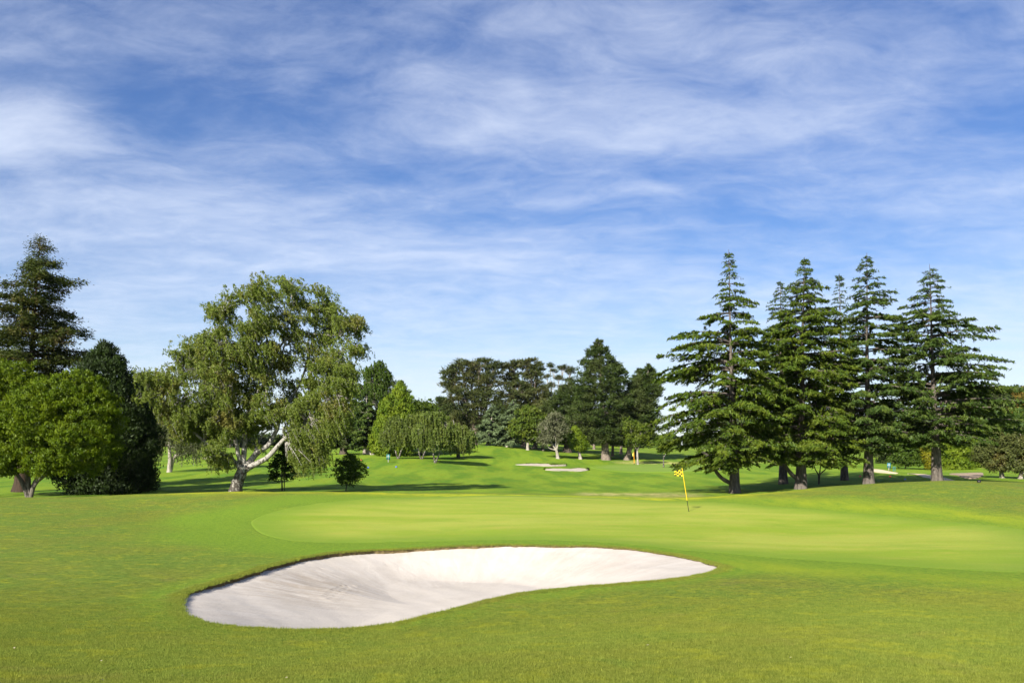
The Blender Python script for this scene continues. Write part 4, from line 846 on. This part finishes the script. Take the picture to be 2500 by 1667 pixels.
lobed('pine_tree', 'sparse see-through pine between the umbrella pines and the tallest pine', 'pine', 74, 1352, 208, [(1343, 893, 9, 7), (1352, 905, 9, 5), (1375, 897, 15, 7), (1395, 905, 14, 9), (1335, 918, 9, 6), (1365, 922, 13, 7), (1390, 928, 11, 7), (1345, 940, 12, 7), (1375, 945, 14, 7)], L_PINE2, M_GREY_BARK, 0.42, n_cl=26, mode='spike', cr=0.8, per=14, leaf=(0.7, 0.15), flat=0.5)
columnar('pine_tree', 'tallest pine in the middle tree line with a thick pale trunk', 'pine', 75, 1479, 165, 1462, [(830, 5), (845, 18), (865, 32), (880, 40), (905, 52), (930, 62), (980, 72), (1030, 76), (1070, 64), (1080, 40)], L_PINE, M_PINE_BARK, 0.78, n=1150, cr=0.85, per=38, leaf=(0.64, 0.19), mode='spike', rough=0.28, flat=0.7, tiers=0.22)
columnar('pine_tree', 'dark wide pine just left of the tallest pine', 'pine', 76, 1385, 182, 1392, [(935, 6), (950, 26), (980, 46), (1020, 56), (1060, 58), (1080, 40)], L_PINE, M_DARK_BARK, 0.9, n=820, cr=0.95, per=36, leaf=(0.66, 0.20), mode='spike', rough=0.3, flat=0.7)
columnar('pine_tree', 'dark pine with two-pointed top right of the tallest pine', 'pine', 77, 1530, 166, 1585, [(890, 4), (905, 20), (930, 30), (960, 44), (1000, 52), (1050, 56), (1085, 40)], L_PINE, M_PINE_BARK, 0.55, n=820, cr=0.85, per=38, leaf=(0.64, 0.19), mode='spike', rough=0.3, flat=0.7, tiers=0.2)
columnar('pine_tree', 'narrow pine forming the lower left point beside the two-pointed pine', 'pine', 78, 1552, 175, 1560, [(900, 3), (925, 14), (960, 26), (1030, 36), (1090, 30)], L_PINE, M_PINE_BARK, 0.4, n=420, cr=0.85, per=34, leaf=(0.64, 0.19), mode='spike', rough=0.3, flat=0.7)
tiered('cedar_tree', 'blue-grey cedar below the left umbrella pine', 'cedar', 79, 1192, 186, 1205, 985, [(983, 0), (1010, 22), (1050, 36), (1075, 34)], [(983, 0), (1010, 18), (1050, 30), (1075, 30)], 1075, L_BLUE, M_GREY_BARK, 0.6, leaf=(0.75, 0.34), dens=0.85, nb=(4, 7), step=(0.6, 1.0))
tiered('cedar_tree', 'larger blue-grey cedar right of the other blue-grey cedar', 'cedar', 80, 1240, 182, 1255, 975, [(973, 0), (1010, 30), (1050, 44), (1078, 40)], [(973, 0), (1010, 28), (1050, 40), (1078, 36)], 1078, L_BLUE, M_GREY_BARK, 0.6, leaf=(0.75, 0.34), dens=0.85, nb=(4, 7), step=(0.6, 1.0))
lobed('broadleaf_tree', 'mid green oak-like tree left of the silvery tree', 'tree', 81, 1288, 176, [(1290, 1015, 34, 24), (1270, 1045, 30, 24), (1315, 1040, 28, 26), (1295, 1062, 34, 16)], L_OAK, M_GREY_BARK, 0.36, n_cl=74, cr=0.9, per=28, leaf=(0.52, 0.33))
lobed('broadleaf_tree', 'olive green tree on a thick pale trunk behind the silvery tree', 'tree', 82, 1305, 186, [(1330, 1000, 30, 24), (1345, 1030, 30, 24), (1310, 1055, 26, 18)], L_OLIVE, M_GREY_BARK, 0.6, n_cl=74, cr=0.9, per=28, leaf=(0.52, 0.33))
lobed('broadleaf_tree', 'silvery grey-leaved small tree with white trunk foot', 'tree', 83, 1362, 158, [(1355, 1022, 20, 18), (1338, 1042, 24, 22), (1365, 1048, 24, 24), (1345, 1068, 30, 18), (1330, 1078, 18, 10)], L_SILVER, M_GREY_BARK, 0.36, n_cl=54, cr=0.6, per=20, leaf=(0.36, 0.2), fork=0.3)
columnar('conifer_tree', 'small fresh green conifer between the silvery tree and tallest pine', 'conifer', 84, 1417, 163, 1403, [(1040, 3), (1055, 14), (1075, 22), (1090, 22), (1098, 12)], L_YELLOW, M_GREY_BARK, 0.34, n=360, cr=0.45, per=18, leaf=(0.38, 0.18))
lobed('broadleaf_tree', 'small tree with slim pale trunk right of the two-pointed pine', 'tree', 85, 1557, 152, [(1540, 1045, 22, 22), (1565, 1055, 24, 22), (1550, 1075, 28, 16)], L_OAK, M_GREY_BARK, 0.22, n_cl=44, cr=0.7, per=18, leaf=(0.42, 0.25), fork=0.45)
lobed('small_tree', 'slender white-stemmed tree under the leftmost cedar branches', 'tree', 86, 1620, 138, [(1615, 1085, 18, 18), (1628, 1095, 16, 14)], L_OAK, M_BIRCH_BARK, 0.13, n_cl=36, cr=0.5, per=16, leaf=(0.36, 0.22), fork=0.5)
lobed('small_tree', 'two-stemmed pale tree seen behind the leftmost cedar trunk', 'tree', 87, 1757, 118, [(1750, 1085, 22, 18), (1768, 1090, 18, 16)], L_SMALLB, M_BIRCH_BARK, 0.13, n_cl=36, cr=0.5, per=16, leaf=(0.32, 0.2), stems=[[(1754, 1128), (1751, 1095)], [(1760, 1128), (1764, 1095)]])
# more stems standing in the shade of the tree line
for i_, (uu_, YY_, lab) in enumerate([(1216, 188, 'slim shaded pine stem left of the larger blue-grey cedar'), (1325, 180, 'slim shaded pine stem left of the silvery tree'),
        (1347, 190, 'slim shaded pine stem behind the silvery tree'), (1516, 190, 'slim pale pine stem between the two thick pine trunks'), (1450, 215, 'far shaded pine left of the tallest pine trunk'), (1495, 178, 'pale pine stem touching the tallest pine trunk')]):
    columnar('pine_tree', lab, 'pine', 100 + i_, uu_, YY_, uu_ + 4, [(985 + 6 * i_, 4), (1010, 20), (1040, 30), (1072, 24)], L_PINE, M_PINE_BARK, 0.34, n=260, cr=0.9, per=18, leaf=(0.65, 0.17), mode='spike', rough=0.3, flat=0.7, group='shaded pines in the tree line')

# ------------------------------------------------------------------ right side
lobed('small_tree', 'small open tree with several thin stems left of the third cedar trunk', 'tree', 91, 1999, 74, [(1985, 1125, 20, 14), (2010, 1122, 22, 14), (2000, 1108, 22, 12), (2025, 1135, 14, 9)], L_MAPLE, M_DARK_BARK, 0.075, n_cl=30, cr=0.3, per=16, leaf=(0.2, 0.13), stems=[[(1999, 1160), (1990, 1145), (1984, 1125)], [(2000, 1160), (2004, 1140), (2008, 1118)], [(2000, 1160), (2015, 1145), (2022, 1132)]])
lobed('shrub', 'dark glossy leafy shrub mass between third and fourth cedar trunks', 'shrub', 92, 2210, 122, [(2185, 1118, 22, 22), (2215, 1112, 28, 26), (2240, 1122, 22, 18), (2200, 1090, 30, 20), (2235, 1090, 25, 20)], L_SHRUB, M_DARK_BARK, 0.1, n_cl=60, cr=0.5, per=20, leaf=(0.36, 0.22), fork=0.1)
lobed('shrub', 'golden yellow shrub just left of the rightmost cedar trunk', 'shrub', 93, 2265, 120, [(2262, 1112, 12, 14), (2270, 1130, 14, 14), (2258, 1095, 10, 10)], L_GOLD, M_DARK_BARK, 0.06, n_cl=44, cr=0.4, per=18, leaf=(0.3, 0.18), fork=0.1)
columnar('cypress_tree', 'golden-green bushy conifer right of the rightmost cedar trunk', 'conifer', 94, 2322, 124, 2325, [(1040, 10), (1065, 36), (1095, 46), (1130, 44), (1150, 34)], L_YELLOW, M_DARK_BARK, 0.3, n=760, cr=0.6, per=32, leaf=(0.38, 0.22), rough=0.25)
columnar('cypress_tree', 'second golden-green conifer against the right-hand round trees', 'conifer', 95, 2375, 132, 2378, [(1050, 8), (1070, 26), (1110, 34), (1145, 30)], L_YELLOW, M_DARK_BARK, 0.3, n=480, cr=0.6, per=32, leaf=(0.38, 0.22), rough=0.25)
lobed('broadleaf_tree', 'round-crowned olive tree with dark trunk near the right edge', 'tree', 96, 2447, 84, [(2440, 1082, 34, 26), (2412, 1110, 30, 26), (2455, 1118, 34, 26), (2425, 1135, 30, 16), (2400, 1095, 20, 18)], L_OLIVE, M_GREY_BARK, 0.26, n_cl=100, cr=0.42, per=28, leaf=(0.22, 0.14), fork=0.35)
lobed('broadleaf_tree', 'round-crowned olive tree cut by the right edge', 'tree', 97, 2491, 82, [(2500, 1080, 36, 30), (2480, 1115, 30, 28), (2520, 1120, 36, 30), (2490, 1140, 26, 14), (2540, 1090, 40, 40)], L_OLIVE, M_GREY_BARK, 0.26, n_cl=100, cr=0.42, per=28, leaf=(0.22, 0.14), fork=0.35)
lobed('broadleaf_tree', 'tall rust-tinted tree at the right edge above the round trees', 'tree', 98, 2500, 190, [(2495, 972, 28, 24), (2520, 965, 34, 30), (2485, 1000, 24, 18)], L_RUST, M_DARK_BARK, 0.4, n_cl=50, cr=1.0, per=18, leaf=(0.55, 0.3))
BT = 'background trees on the right'
for i_, (uu_, YY_, vt, hw, ml, lab) in enumerate([
        (2370, 300, 942, 40, L_PINE, 'distant dark pine showing its rounded top below the rightmost cedar branches'),
        (2425, 290, 952, 40, L_PINE2, 'distant dark pine left of the rust-tinted tree'), (2480, 260, 945, 34, L_PINE, 'distant dark pine rising behind the rust-tinted tree'),
        (2330, 200, 990, 46, L_OAK, 'green tree behind the trunk of the rightmost cedar'), (2400, 170, 1000, 50, L_OAK, 'green tree above the second golden-green conifer'),
        (2460, 165, 1010, 50, L_SHRUB, 'dark green tree above the round-crowned olive trees'), (2250, 180, 1010, 50, L_PINE, 'dark tree filling the gap between third and fourth cedars'),
        (2150, 190, 1020, 46, L_SHRUB, 'dark tree seen right of the third cedar trunk'), (2180, 150, 1040, 46, L_PINE, 'dark low tree above the glossy shrub mass')]):
    lobed('broadleaf_tree', lab, 'tree', 120 + i_, uu_, YY_, [(uu_, vt + hw * 0.45, hw * 0.8, hw * 0.45), (uu_ - hw * 0.5, vt + hw * 0.9, hw * 0.6, hw * 0.5), (uu_ + hw * 0.5, vt + hw * 0.9, hw * 0.6, hw * 0.5), (uu_, vt + hw * 1.4, hw * 0.9, hw * 0.5), (uu_, vt + hw * 2.0, hw * 0.7, hw * 0.4)],
          ml, M_DARK_BARK, 0.35, n_cl=60, cr=0.0058 * YY_, per=26, leaf=(0.0032 * YY_, 0.0019 * YY_), group=BT)
# far wood that closes the view
rg = np.random.default_rng(77); lv = Leaves(); tk = Tubes()
for i_ in range(140):
    uu_ = rg.uniform(-500, 3100); YY_ = rg.uniform(255, 330); x = (uu_ - 1250) / F * YY_; z = g1(x, YY_)
    hgt_ = (rg.uniform(10, 15) if 1010 < uu_ < 1100 else rg.uniform(9, 13)) if uu_ < 1650 else rg.uniform(8, 12); n = 46
    dr = rnd(rg, n); cc = np.array([x, YY_, z + hgt_ * 0.55]) + dr * np.array([hgt_ * 0.42, hgt_ * 0.4, hgt_ * 0.47]) * rg.uniform(0.6, 1.03, (n, 1))
    clumps_to_leaves(rg, lv, cc, dr, 1.7, 16, 1.4, 0.9); tk.add([(x, YY_, z - 0.2), (x, YY_, z + hgt_ * 0.6)], (0.3, 0.1), 6)
for i_ in range(250):
    uu_ = rg.uniform(-600, 3200); YY_ = rg.uniform(335, 360); x = (uu_ - 1250) / F * YY_; z = g1(x, YY_); n = 22
    dr = rnd(rg, n); cc = np.array([x, YY_, z + 2.2]) + dr * np.array([4.0, 2.5, 2.6]) * rg.uniform(0.5, 1.03, (n, 1)); clumps_to_leaves(rg, lv, cc, dr, 1.7, 12, 1.6, 1.0)
o = lv.build('far_wood', L_PINE, None); tag(o, 'dark far-off wood closing the view behind all the trees', 'wood', kind='stuff')
o2 = tk.build('trunk', M_DARK_BARK, o)
# ------------------------------------------------------------------ golf furniture
m_yel = simple_mat('yellow_paint', (0.62, 0.43, 0.012), 0.45, 0.4, 0.06)
m_ora = simple_mat('orange_paint', (0.60, 0.27, 0.012), 0.45, 0.4, 0.06)
m_blk = simple_mat('black_paint', (0.010, 0.009, 0.008), 0.5, 0.4, 0.2)
m_fy = simple_mat('flag_yellow', (0.54, 0.45, 0.030), 0.8, 0.1, 0.05)
m_pale = simple_mat('flag_pale', (0.66, 0.62, 0.22), 0.8, 0.1, 0.05)
def flagstick(label, base, top, r, flagw, flagh, upper, lower, split, furled=False, cols=4, rows=4):
    e = empty('flagstick', base); tag(e, label, 'flagstick'); d_ = np.array(top) - np.array(base)
    tk = Tubes(); tk.add(spline([d_ * split, d_ * (split + 0.3), d_ * 0.99, d_], 10), np.r_[np.full(9, r), r * 0.3], 10); tk.build('pole', upper, e)
    tk = Tubes(); tk.add([d_ * -0.02, d_ * split * 0.5, d_ * split], r * 0.92, 10); tk.build('pole_foot', lower, e)
    # hole in the turf
    a = np.linspace(0, 2 * math.pi, 20, endpoint=False); V = [np.c_[0.054 * np.cos(a), 0.054 * np.sin(a), np.full(20, 0.004)], np.c_[0.052 * np.cos(a), 0.052 * np.sin(a), np.full(20, -0.1)]]
    obj('cup', np.concatenate(V), [ring_quads(2, 20)], m_blk, e)
    sub = 4; nu, nv = cols * sub, rows * sub; q, s_ = np.meshgrid(np.linspace(0, 1, nu + 1), np.linspace(0, 1, nv + 1))
    if furled: wx = -flagw * 0.55 * q; wy = 0.10 * np.sin(q * 9) ; wz = -flagh * s_ - 0.12 * q
    else: wx = -flagw * q * (0.94 + 0.06 * s_); wy = 0.055 * np.sin(q * 7.5 + s_ * 1.2) * q + 0.10 * q; wz = -flagh * s_ - 0.10 * q ** 1.5 * (1 - s_ * 0.9) - 0.012 * np.sin(q * 6)
    ax = d_ / np.linalg.norm(d_); base_pt = d_ * 0.995
    Pn = base_pt + np.stack([wx, wy, 0 * wz], -1) + ax * wz[..., None]
    V = np.concatenate([Pn.reshape(-1, 3), Pn.reshape(-1, 3) + np.array([0, 0.004, 0])]); k = (nu + 1) * (nv + 1)
    i, j = np.meshgrid(np.arange(nv), np.arange(nu), indexing='ij'); i = i.ravel(); j = j.ravel(); a_ = i * (nu + 1) + j
    Q = np.stack([a_, a_ + 1, a_ + nu + 2, a_ + nu + 1], -1); fl = obj('flag', V, [Q, Q[:, ::-1] + k], [m_fy if not furled else m_pale, m_blk if not furled else m_fy], e, smooth=False)
    mi = ((i // sub + j // sub + 1) % 2).astype(np.int32); fl.data.polygons.foreach_set('material_index', np.r_[mi, mi])
hx, hy = ground_hit(1681.5, 1248, 38); hz = g1(hx, hy) + 0.0
hz = float(ground_z(np.array([hx]), np.array([hy]))[0])
flagstick('leaning yellow flagstick with yellow and black checkered flag on the near green', (hx, hy, hz), W(1665.5, 1145, hy - 0.25), 0.0160, 0.37, 0.31, m_yel, m_blk, 0.262)
fx, fy = ground_hit(1548.5, 1134.5, 147); fz = float(ground_z(np.array([fx]), np.array([fy]))[0])
flagstick('small orange-yellow flagstick with pale flag on the far green', (fx, fy, fz), (fx - 0.08, fy, fz + 2.25), 0.055, 0.5, 0.55, m_ora, m_blk, 0.14, furled=True)

# tee markers: small domes on pegs
m_bl = simple_mat('marker_blue', (0.05, 0.10, 0.42), 0.4, 0.5, 0.1); m_rd = simple_mat('marker_red', (0.55, 0.06, 0.02), 0.4, 0.5, 0.1)
def dome(label, u, v, Y0, r, mat, name='tee_marker', group='tee markers'):
    x, y = ground_hit(u, v, Y0); z = float(ground_z(np.array([x]), np.array([y]))[0]); e = empty(name, (x, y, z)); tag(e, label, 'tee marker', group)
    a = np.linspace(0, 2 * math.pi, 16, endpoint=False); pr = [(1.0, 0.25), (1.04, 0.45), (0.98, 0.8), (0.8, 1.15), (0.5, 1.4), (0.15, 1.5)]
    V = np.concatenate([np.c_[r * p * np.cos(a), r * p * np.sin(a), np.full(16, r * h_)] for p, h_ in pr] + [np.array([[0, 0, r * 1.51]])])
    top = 5 * 16; tri = np.stack([top + np.arange(16), top + (np.arange(16) + 1) % 16, np.full(16, 6 * 16)], -1)
    obj('cap', V, [ring_quads(6, 16)[:, ::-1], tri], mat, e, smooth=True)
    tk = Tubes(); tk.add([(0, 0, -0.1), (0, 0, r * 0.3)], r * 0.3, 8); tk.build('peg', m_blk, e)
dome('left blue tee marker on the tee right of the small round tree', 899, 1141, 100, 0.13, m_bl)
dome('right blue tee marker on the tee right of the small round tree', 967.5, 1141, 100, 0.13, m_bl)
dome('red tee marker at the right edge of the small round tree', 882, 1124, 112, 0.14, m_rd)
dome('red tee marker at the left edge of the small round tree', 822, 1108, 128, 0.15, m_rd)
dome('red tee marker left of the third cedar trunk', 2100, 1163.5, 84, 0.12, m_rd)
dome('red tee marker right of the third cedar trunk', 2173, 1164.5, 84, 0.12, m_rd)
dome('blue tee marker between the third and fourth cedar trunks', 2209.5, 1171, 78, 0.09, m_bl)
dome('black dome marker on the grass near the right edge', 2390, 1178, 76, 0.11, m_blk)

# tee stands with teal and white panels
m_teal = simple_mat('teal_panel', (0.010, 0.12, 0.115), 0.4, 0.4, 0.1); m_tealb = simple_mat('teal_blue_panel', (0.012, 0.13, 0.19), 0.4, 0.4, 0.1); m_wht = simple_mat('white_panel', (0.40, 0.40, 0.39), 0.5, 0.4, 0.05)
def box(V, Q, c, s_):
    c = np.array(c); s_ = np.array(s_) / 2; k = sum(len(v) for v in V)
    V.append(c + s_ * np.array([[-1, -1, -1], [1, -1, -1], [1, 1, -1], [-1, 1, -1], [-1, -1, 1], [1, -1, 1], [1, 1, 1], [-1, 1, 1]]))
    Q.append(np.array([[0, 3, 2, 1], [4, 5, 6, 7], [0, 1, 5, 4], [1, 2, 6, 5], [2, 3, 7, 6], [3, 0, 4, 7]]) + k)
def boxes(name, lst, mat, parent):
    V, Q = [], []
    for c, s_ in lst: box(V, Q, c, s_)
    return obj(name, np.concatenate(V), [np.concatenate(Q)], mat, parent)
def tee_stand(label, u, v, Y0, sc, mt, bars):
    x, y = ground_hit(u, v, Y0); e = empty('tee_stand', (x, y, g1(x, y))); tag(e, label, 'tee stand')
    boxes('post', [((0, 0.02 * sc, 0.5 * sc), (0.10 * sc, 0.08 * sc, 1.2 * sc))], m_wht, e)
    boxes('panel', [((-0.15 * sc, -0.04 * sc, 0.80 * sc), (0.20 * sc, 0.06 * sc, 0.72 * sc)), ((0.15 * sc, -0.04 * sc, 0.78 * sc), (0.20 * sc, 0.06 * sc, 0.76 * sc))], mt, e)
    boxes('bar', [((0, -0.085 * sc, 0.86 * sc), (0.50 * sc, 0.02 * sc, 0.05 * sc)), ((0, -0.03 * sc, 0.80 * sc), (0.06 * sc, 0.09 * sc, 0.75 * sc))], m_wht, e)
    boxes('cap', [((0, -0.03 * sc, 1.19 * sc), (0.42 * sc, 0.14 * sc, 0.05 * sc))], mt, e)
tee_stand('teal and white tee stand on the left tee beside the V-stemmed small birch', 948, 1129, 110, 1.0, m_teal, 2)
tee_stand('blue-teal tee stand in front of the dark shrub mass', 2170, 1149, 100, 0.9, m_tealb, 2)
x, y = ground_hit(2183, 1150, 100); e = empty('waste_basket', (x, y, g1(x, y))); tag(e, 'slim teal frame standing right of the blue-teal tee stand', 'frame')
tk = Tubes(); tk.add([(-.12, 0, -.05), (-.12, 0, .55)], .035, 8); tk.build('post', m_tealb, e); tk = Tubes(); tk.add([(.12, 0, -.05), (.12, 0, .55)], .035, 8); tk.build('post', m_tealb, e)
boxes('crossbar', [((0, 0, 0.57), (0.34, 0.06, 0.06))], m_tealb, e)
# grey bin under the small birches
x, y = ground_hit(1117, 1116, 118); e = empty('litter_bin', (x, y, g1(x, y))); tag(e, 'dark litter bin in the shade under the rightmost small birch', 'bin')
a = np.linspace(0, 2 * math.pi, 14, endpoint=False); pr = [(.20, 0), (.22, .3), (.24, .72)]
obj('body', np.concatenate([np.c_[p * np.cos(a), p * np.sin(a), np.full(14, h_)] for p, h_ in pr]), [ring_quads(3, 14)[:, ::-1]], m_blk, e, smooth=True)
pr = [(.26, .72), (.26, .78), (.14, .88), (.01, .90)]
obj('lid', np.concatenate([np.c_[p * np.cos(a), p * np.sin(a), np.full(14, h_)] for p, h_ in pr]), [ring_quads(4, 14)[:, ::-1]], m_tealb, e, smooth=True)
# small light specks lying on the turf: a few scattered fallen leaves
m_leafl = simple_mat('dry_leaf', (0.42, 0.36, 0.24), 0.8, 0.2, 0.2)
lv = Leaves(); rg = np.random.default_rng(9)
pts = [ground_hit(*p, 20) for p in [(474, 1363), (160, 1270), (85, 1405), (445, 1652), (248, 1613), (1512, 1598), (1812, 1390), (1745, 1268), (250, 1662), (1580, 1585), (35, 1585), (1930, 1620), (700, 1660)]]
pts = np.array(pts); z = ground_z(pts[:, 0], pts[:, 1]) + 0.035
lv.add(np.c_[pts, z], rnd(rg, len(pts)) * np.array([1, 1, .2]), np.tile([0, 0, 1.], (len(pts), 1)) + rg.normal(0, .2, (len(pts), 3)), 0.03, 0.02)
o = lv.build('fallen_leaves', m_leafl, None); tag(o, 'a few pale fallen leaves scattered on the near turf', 'leaves', kind='stuff')

# ------------------------------------------------------------------ short grass blades on the near turf and round the bunker edge
tufts = bpy.data.collections.new('grass_tufts')
rg = np.random.default_rng(4)
for i_ in range(8):
    nb_ = 40; rr = 0.085 * np.sqrt(rg.random(nb_)); a = rg.uniform(0, 6.28, nb_); bx_, by_ = rr * np.cos(a), rr * np.sin(a)
    ln = rg.uniform(0.008, 0.021, nb_); az = rg.uniform(0, 6.28, nb_); le = rg.uniform(0.1, 0.9, nb_); wd_ = rg.uniform(0.0016, 0.0030, nb_)
    b0 = np.c_[bx_ - wd_ * np.sin(az), by_ + wd_ * np.cos(az), np.full(nb_, -0.012)]; b1 = np.c_[bx_ + wd_ * np.sin(az), by_ - wd_ * np.cos(az), np.full(nb_, -0.012)]
    tp = np.c_[bx_ + ln * le * np.cos(az), by_ + ln * le * np.sin(az), ln]
    me = raw_mesh('grass_tuft', np.stack([b0, b1, tp], 1).reshape(-1, 3), [np.arange(nb_ * 3).reshape(-1, 3)]); me.materials.append(m_blade)
    tufts.objects.link(bpy.data.objects.new('grass_tuft', me))
N = 260000; Yr = 5.2 * (19.0 / 5.2) ** rg.random(N); xr = rg.uniform(-0.88, 0.88, N) * Yr
dens = 1 - sstep(Yr, 9, 19); keep = rg.random(N) < 0.02 + 0.98 * dens * np.clip(Yr / 9, 0.35, 1)
xr, Yr = xr[keep], Yr[keep]
ddx, ddy = xr - CB[0], Yr - CB[1]; rb = np.interp(np.arctan2(ddy, ddx), np.r_[TH, math.pi], np.r_[RB, RB[0]]); keep = np.hypot(ddx, ddy) > rb + 0.03
xr, Yr = xr[keep], Yr[keep]; sc_ = rg.uniform(0.6, 1.15, len(xr)) * (1 - 0.35 * sstep(Yr, 9, 19)) * np.where(rg.random(len(xr)) < 0.012, rg.uniform(1.3, 1.8, len(xr)), 1.0)
# a ragged fringe all along the turf edge
na = 5200; ta = rg.uniform(-math.pi, math.pi, na); rb = np.interp(ta, np.r_[TH, math.pi], np.r_[RB, RB[0]]) + np.abs(rg.normal(0, 0.10, na)) + 0.015
xr = np.r_[xr, CB[0] + rb * np.cos(ta)]; Yr = np.r_[Yr, CB[1] + rb * np.sin(ta)]; sc_ = np.r_[sc_, rg.uniform(0.9, 1.7, na)]
rb2 = np.hypot(xr - CB[0], Yr - CB[1]) - np.interp(np.arctan2(Yr - CB[1], xr - CB[0]), np.r_[TH, math.pi], np.r_[RB, RB[0]])
zr = ground_z(xr, Yr) + 0.022 * np.exp(-(rb2 / 0.5) ** 2) * (0.6 + 0.4 * np.sin(np.arctan2(Yr - CB[1], xr - CB[0]) * 9))
me = bpy.data.meshes.new('grass'); me.vertices.add(len(xr)); me.vertices.foreach_set('co', np.c_[xr, Yr, zr].astype(np.float32).ravel())
grass = bpy.data.objects.new('grass', me); COL.objects.link(grass); tag(grass, 'short mown grass blades on the near turf', 'grass', kind='stuff')
attr(grass, 'tuft_size', sc_); attr(grass, 'tuft_turn', rg.uniform(0, 6.28, len(xr)))
ng = bpy.data.node_groups.new('grass_tufts', 'GeometryNodeTree')
ng.interface.new_socket('Geometry', in_out='INPUT', socket_type='NodeSocketGeometry'); ng.interface.new_socket('Geometry', in_out='OUTPUT', socket_type='NodeSocketGeometry')
gi = ng.nodes.new('NodeGroupInput'); go = ng.nodes.new('NodeGroupOutput'); ip = ng.nodes.new('GeometryNodeInstanceOnPoints')
ci = ng.nodes.new('GeometryNodeCollectionInfo'); ci.inputs['Collection'].default_value = tufts; ci.inputs['Separate Children'].default_value = True; ci.inputs['Reset Children'].default_value = True
def nattr(nm):
    a_ = ng.nodes.new('GeometryNodeInputNamedAttribute'); a_.data_type = 'FLOAT'; a_.inputs['Name'].default_value = nm; return a_.outputs['Attribute']
cx_ = ng.nodes.new('ShaderNodeCombineXYZ'); ng.links.new(nattr('tuft_turn'), cx_.inputs[2])
er_ = ng.nodes.new('FunctionNodeEulerToRotation'); ng.links.new(cx_.outputs[0], er_.inputs[0])
ng.links.new(gi.outputs[0], ip.inputs['Points']); ng.links.new(ci.outputs[0], ip.inputs['Instance']); ip.inputs['Pick Instance'].default_value = True
ng.links.new(er_.outputs[0], ip.inputs['Rotation']); ng.links.new(nattr('tuft_size'), ip.inputs['Scale']); ng.links.new(ip.outputs[0], go.inputs[0])
md = grass.modifiers.new('tufts', 'NODES'); md.node_group = ng
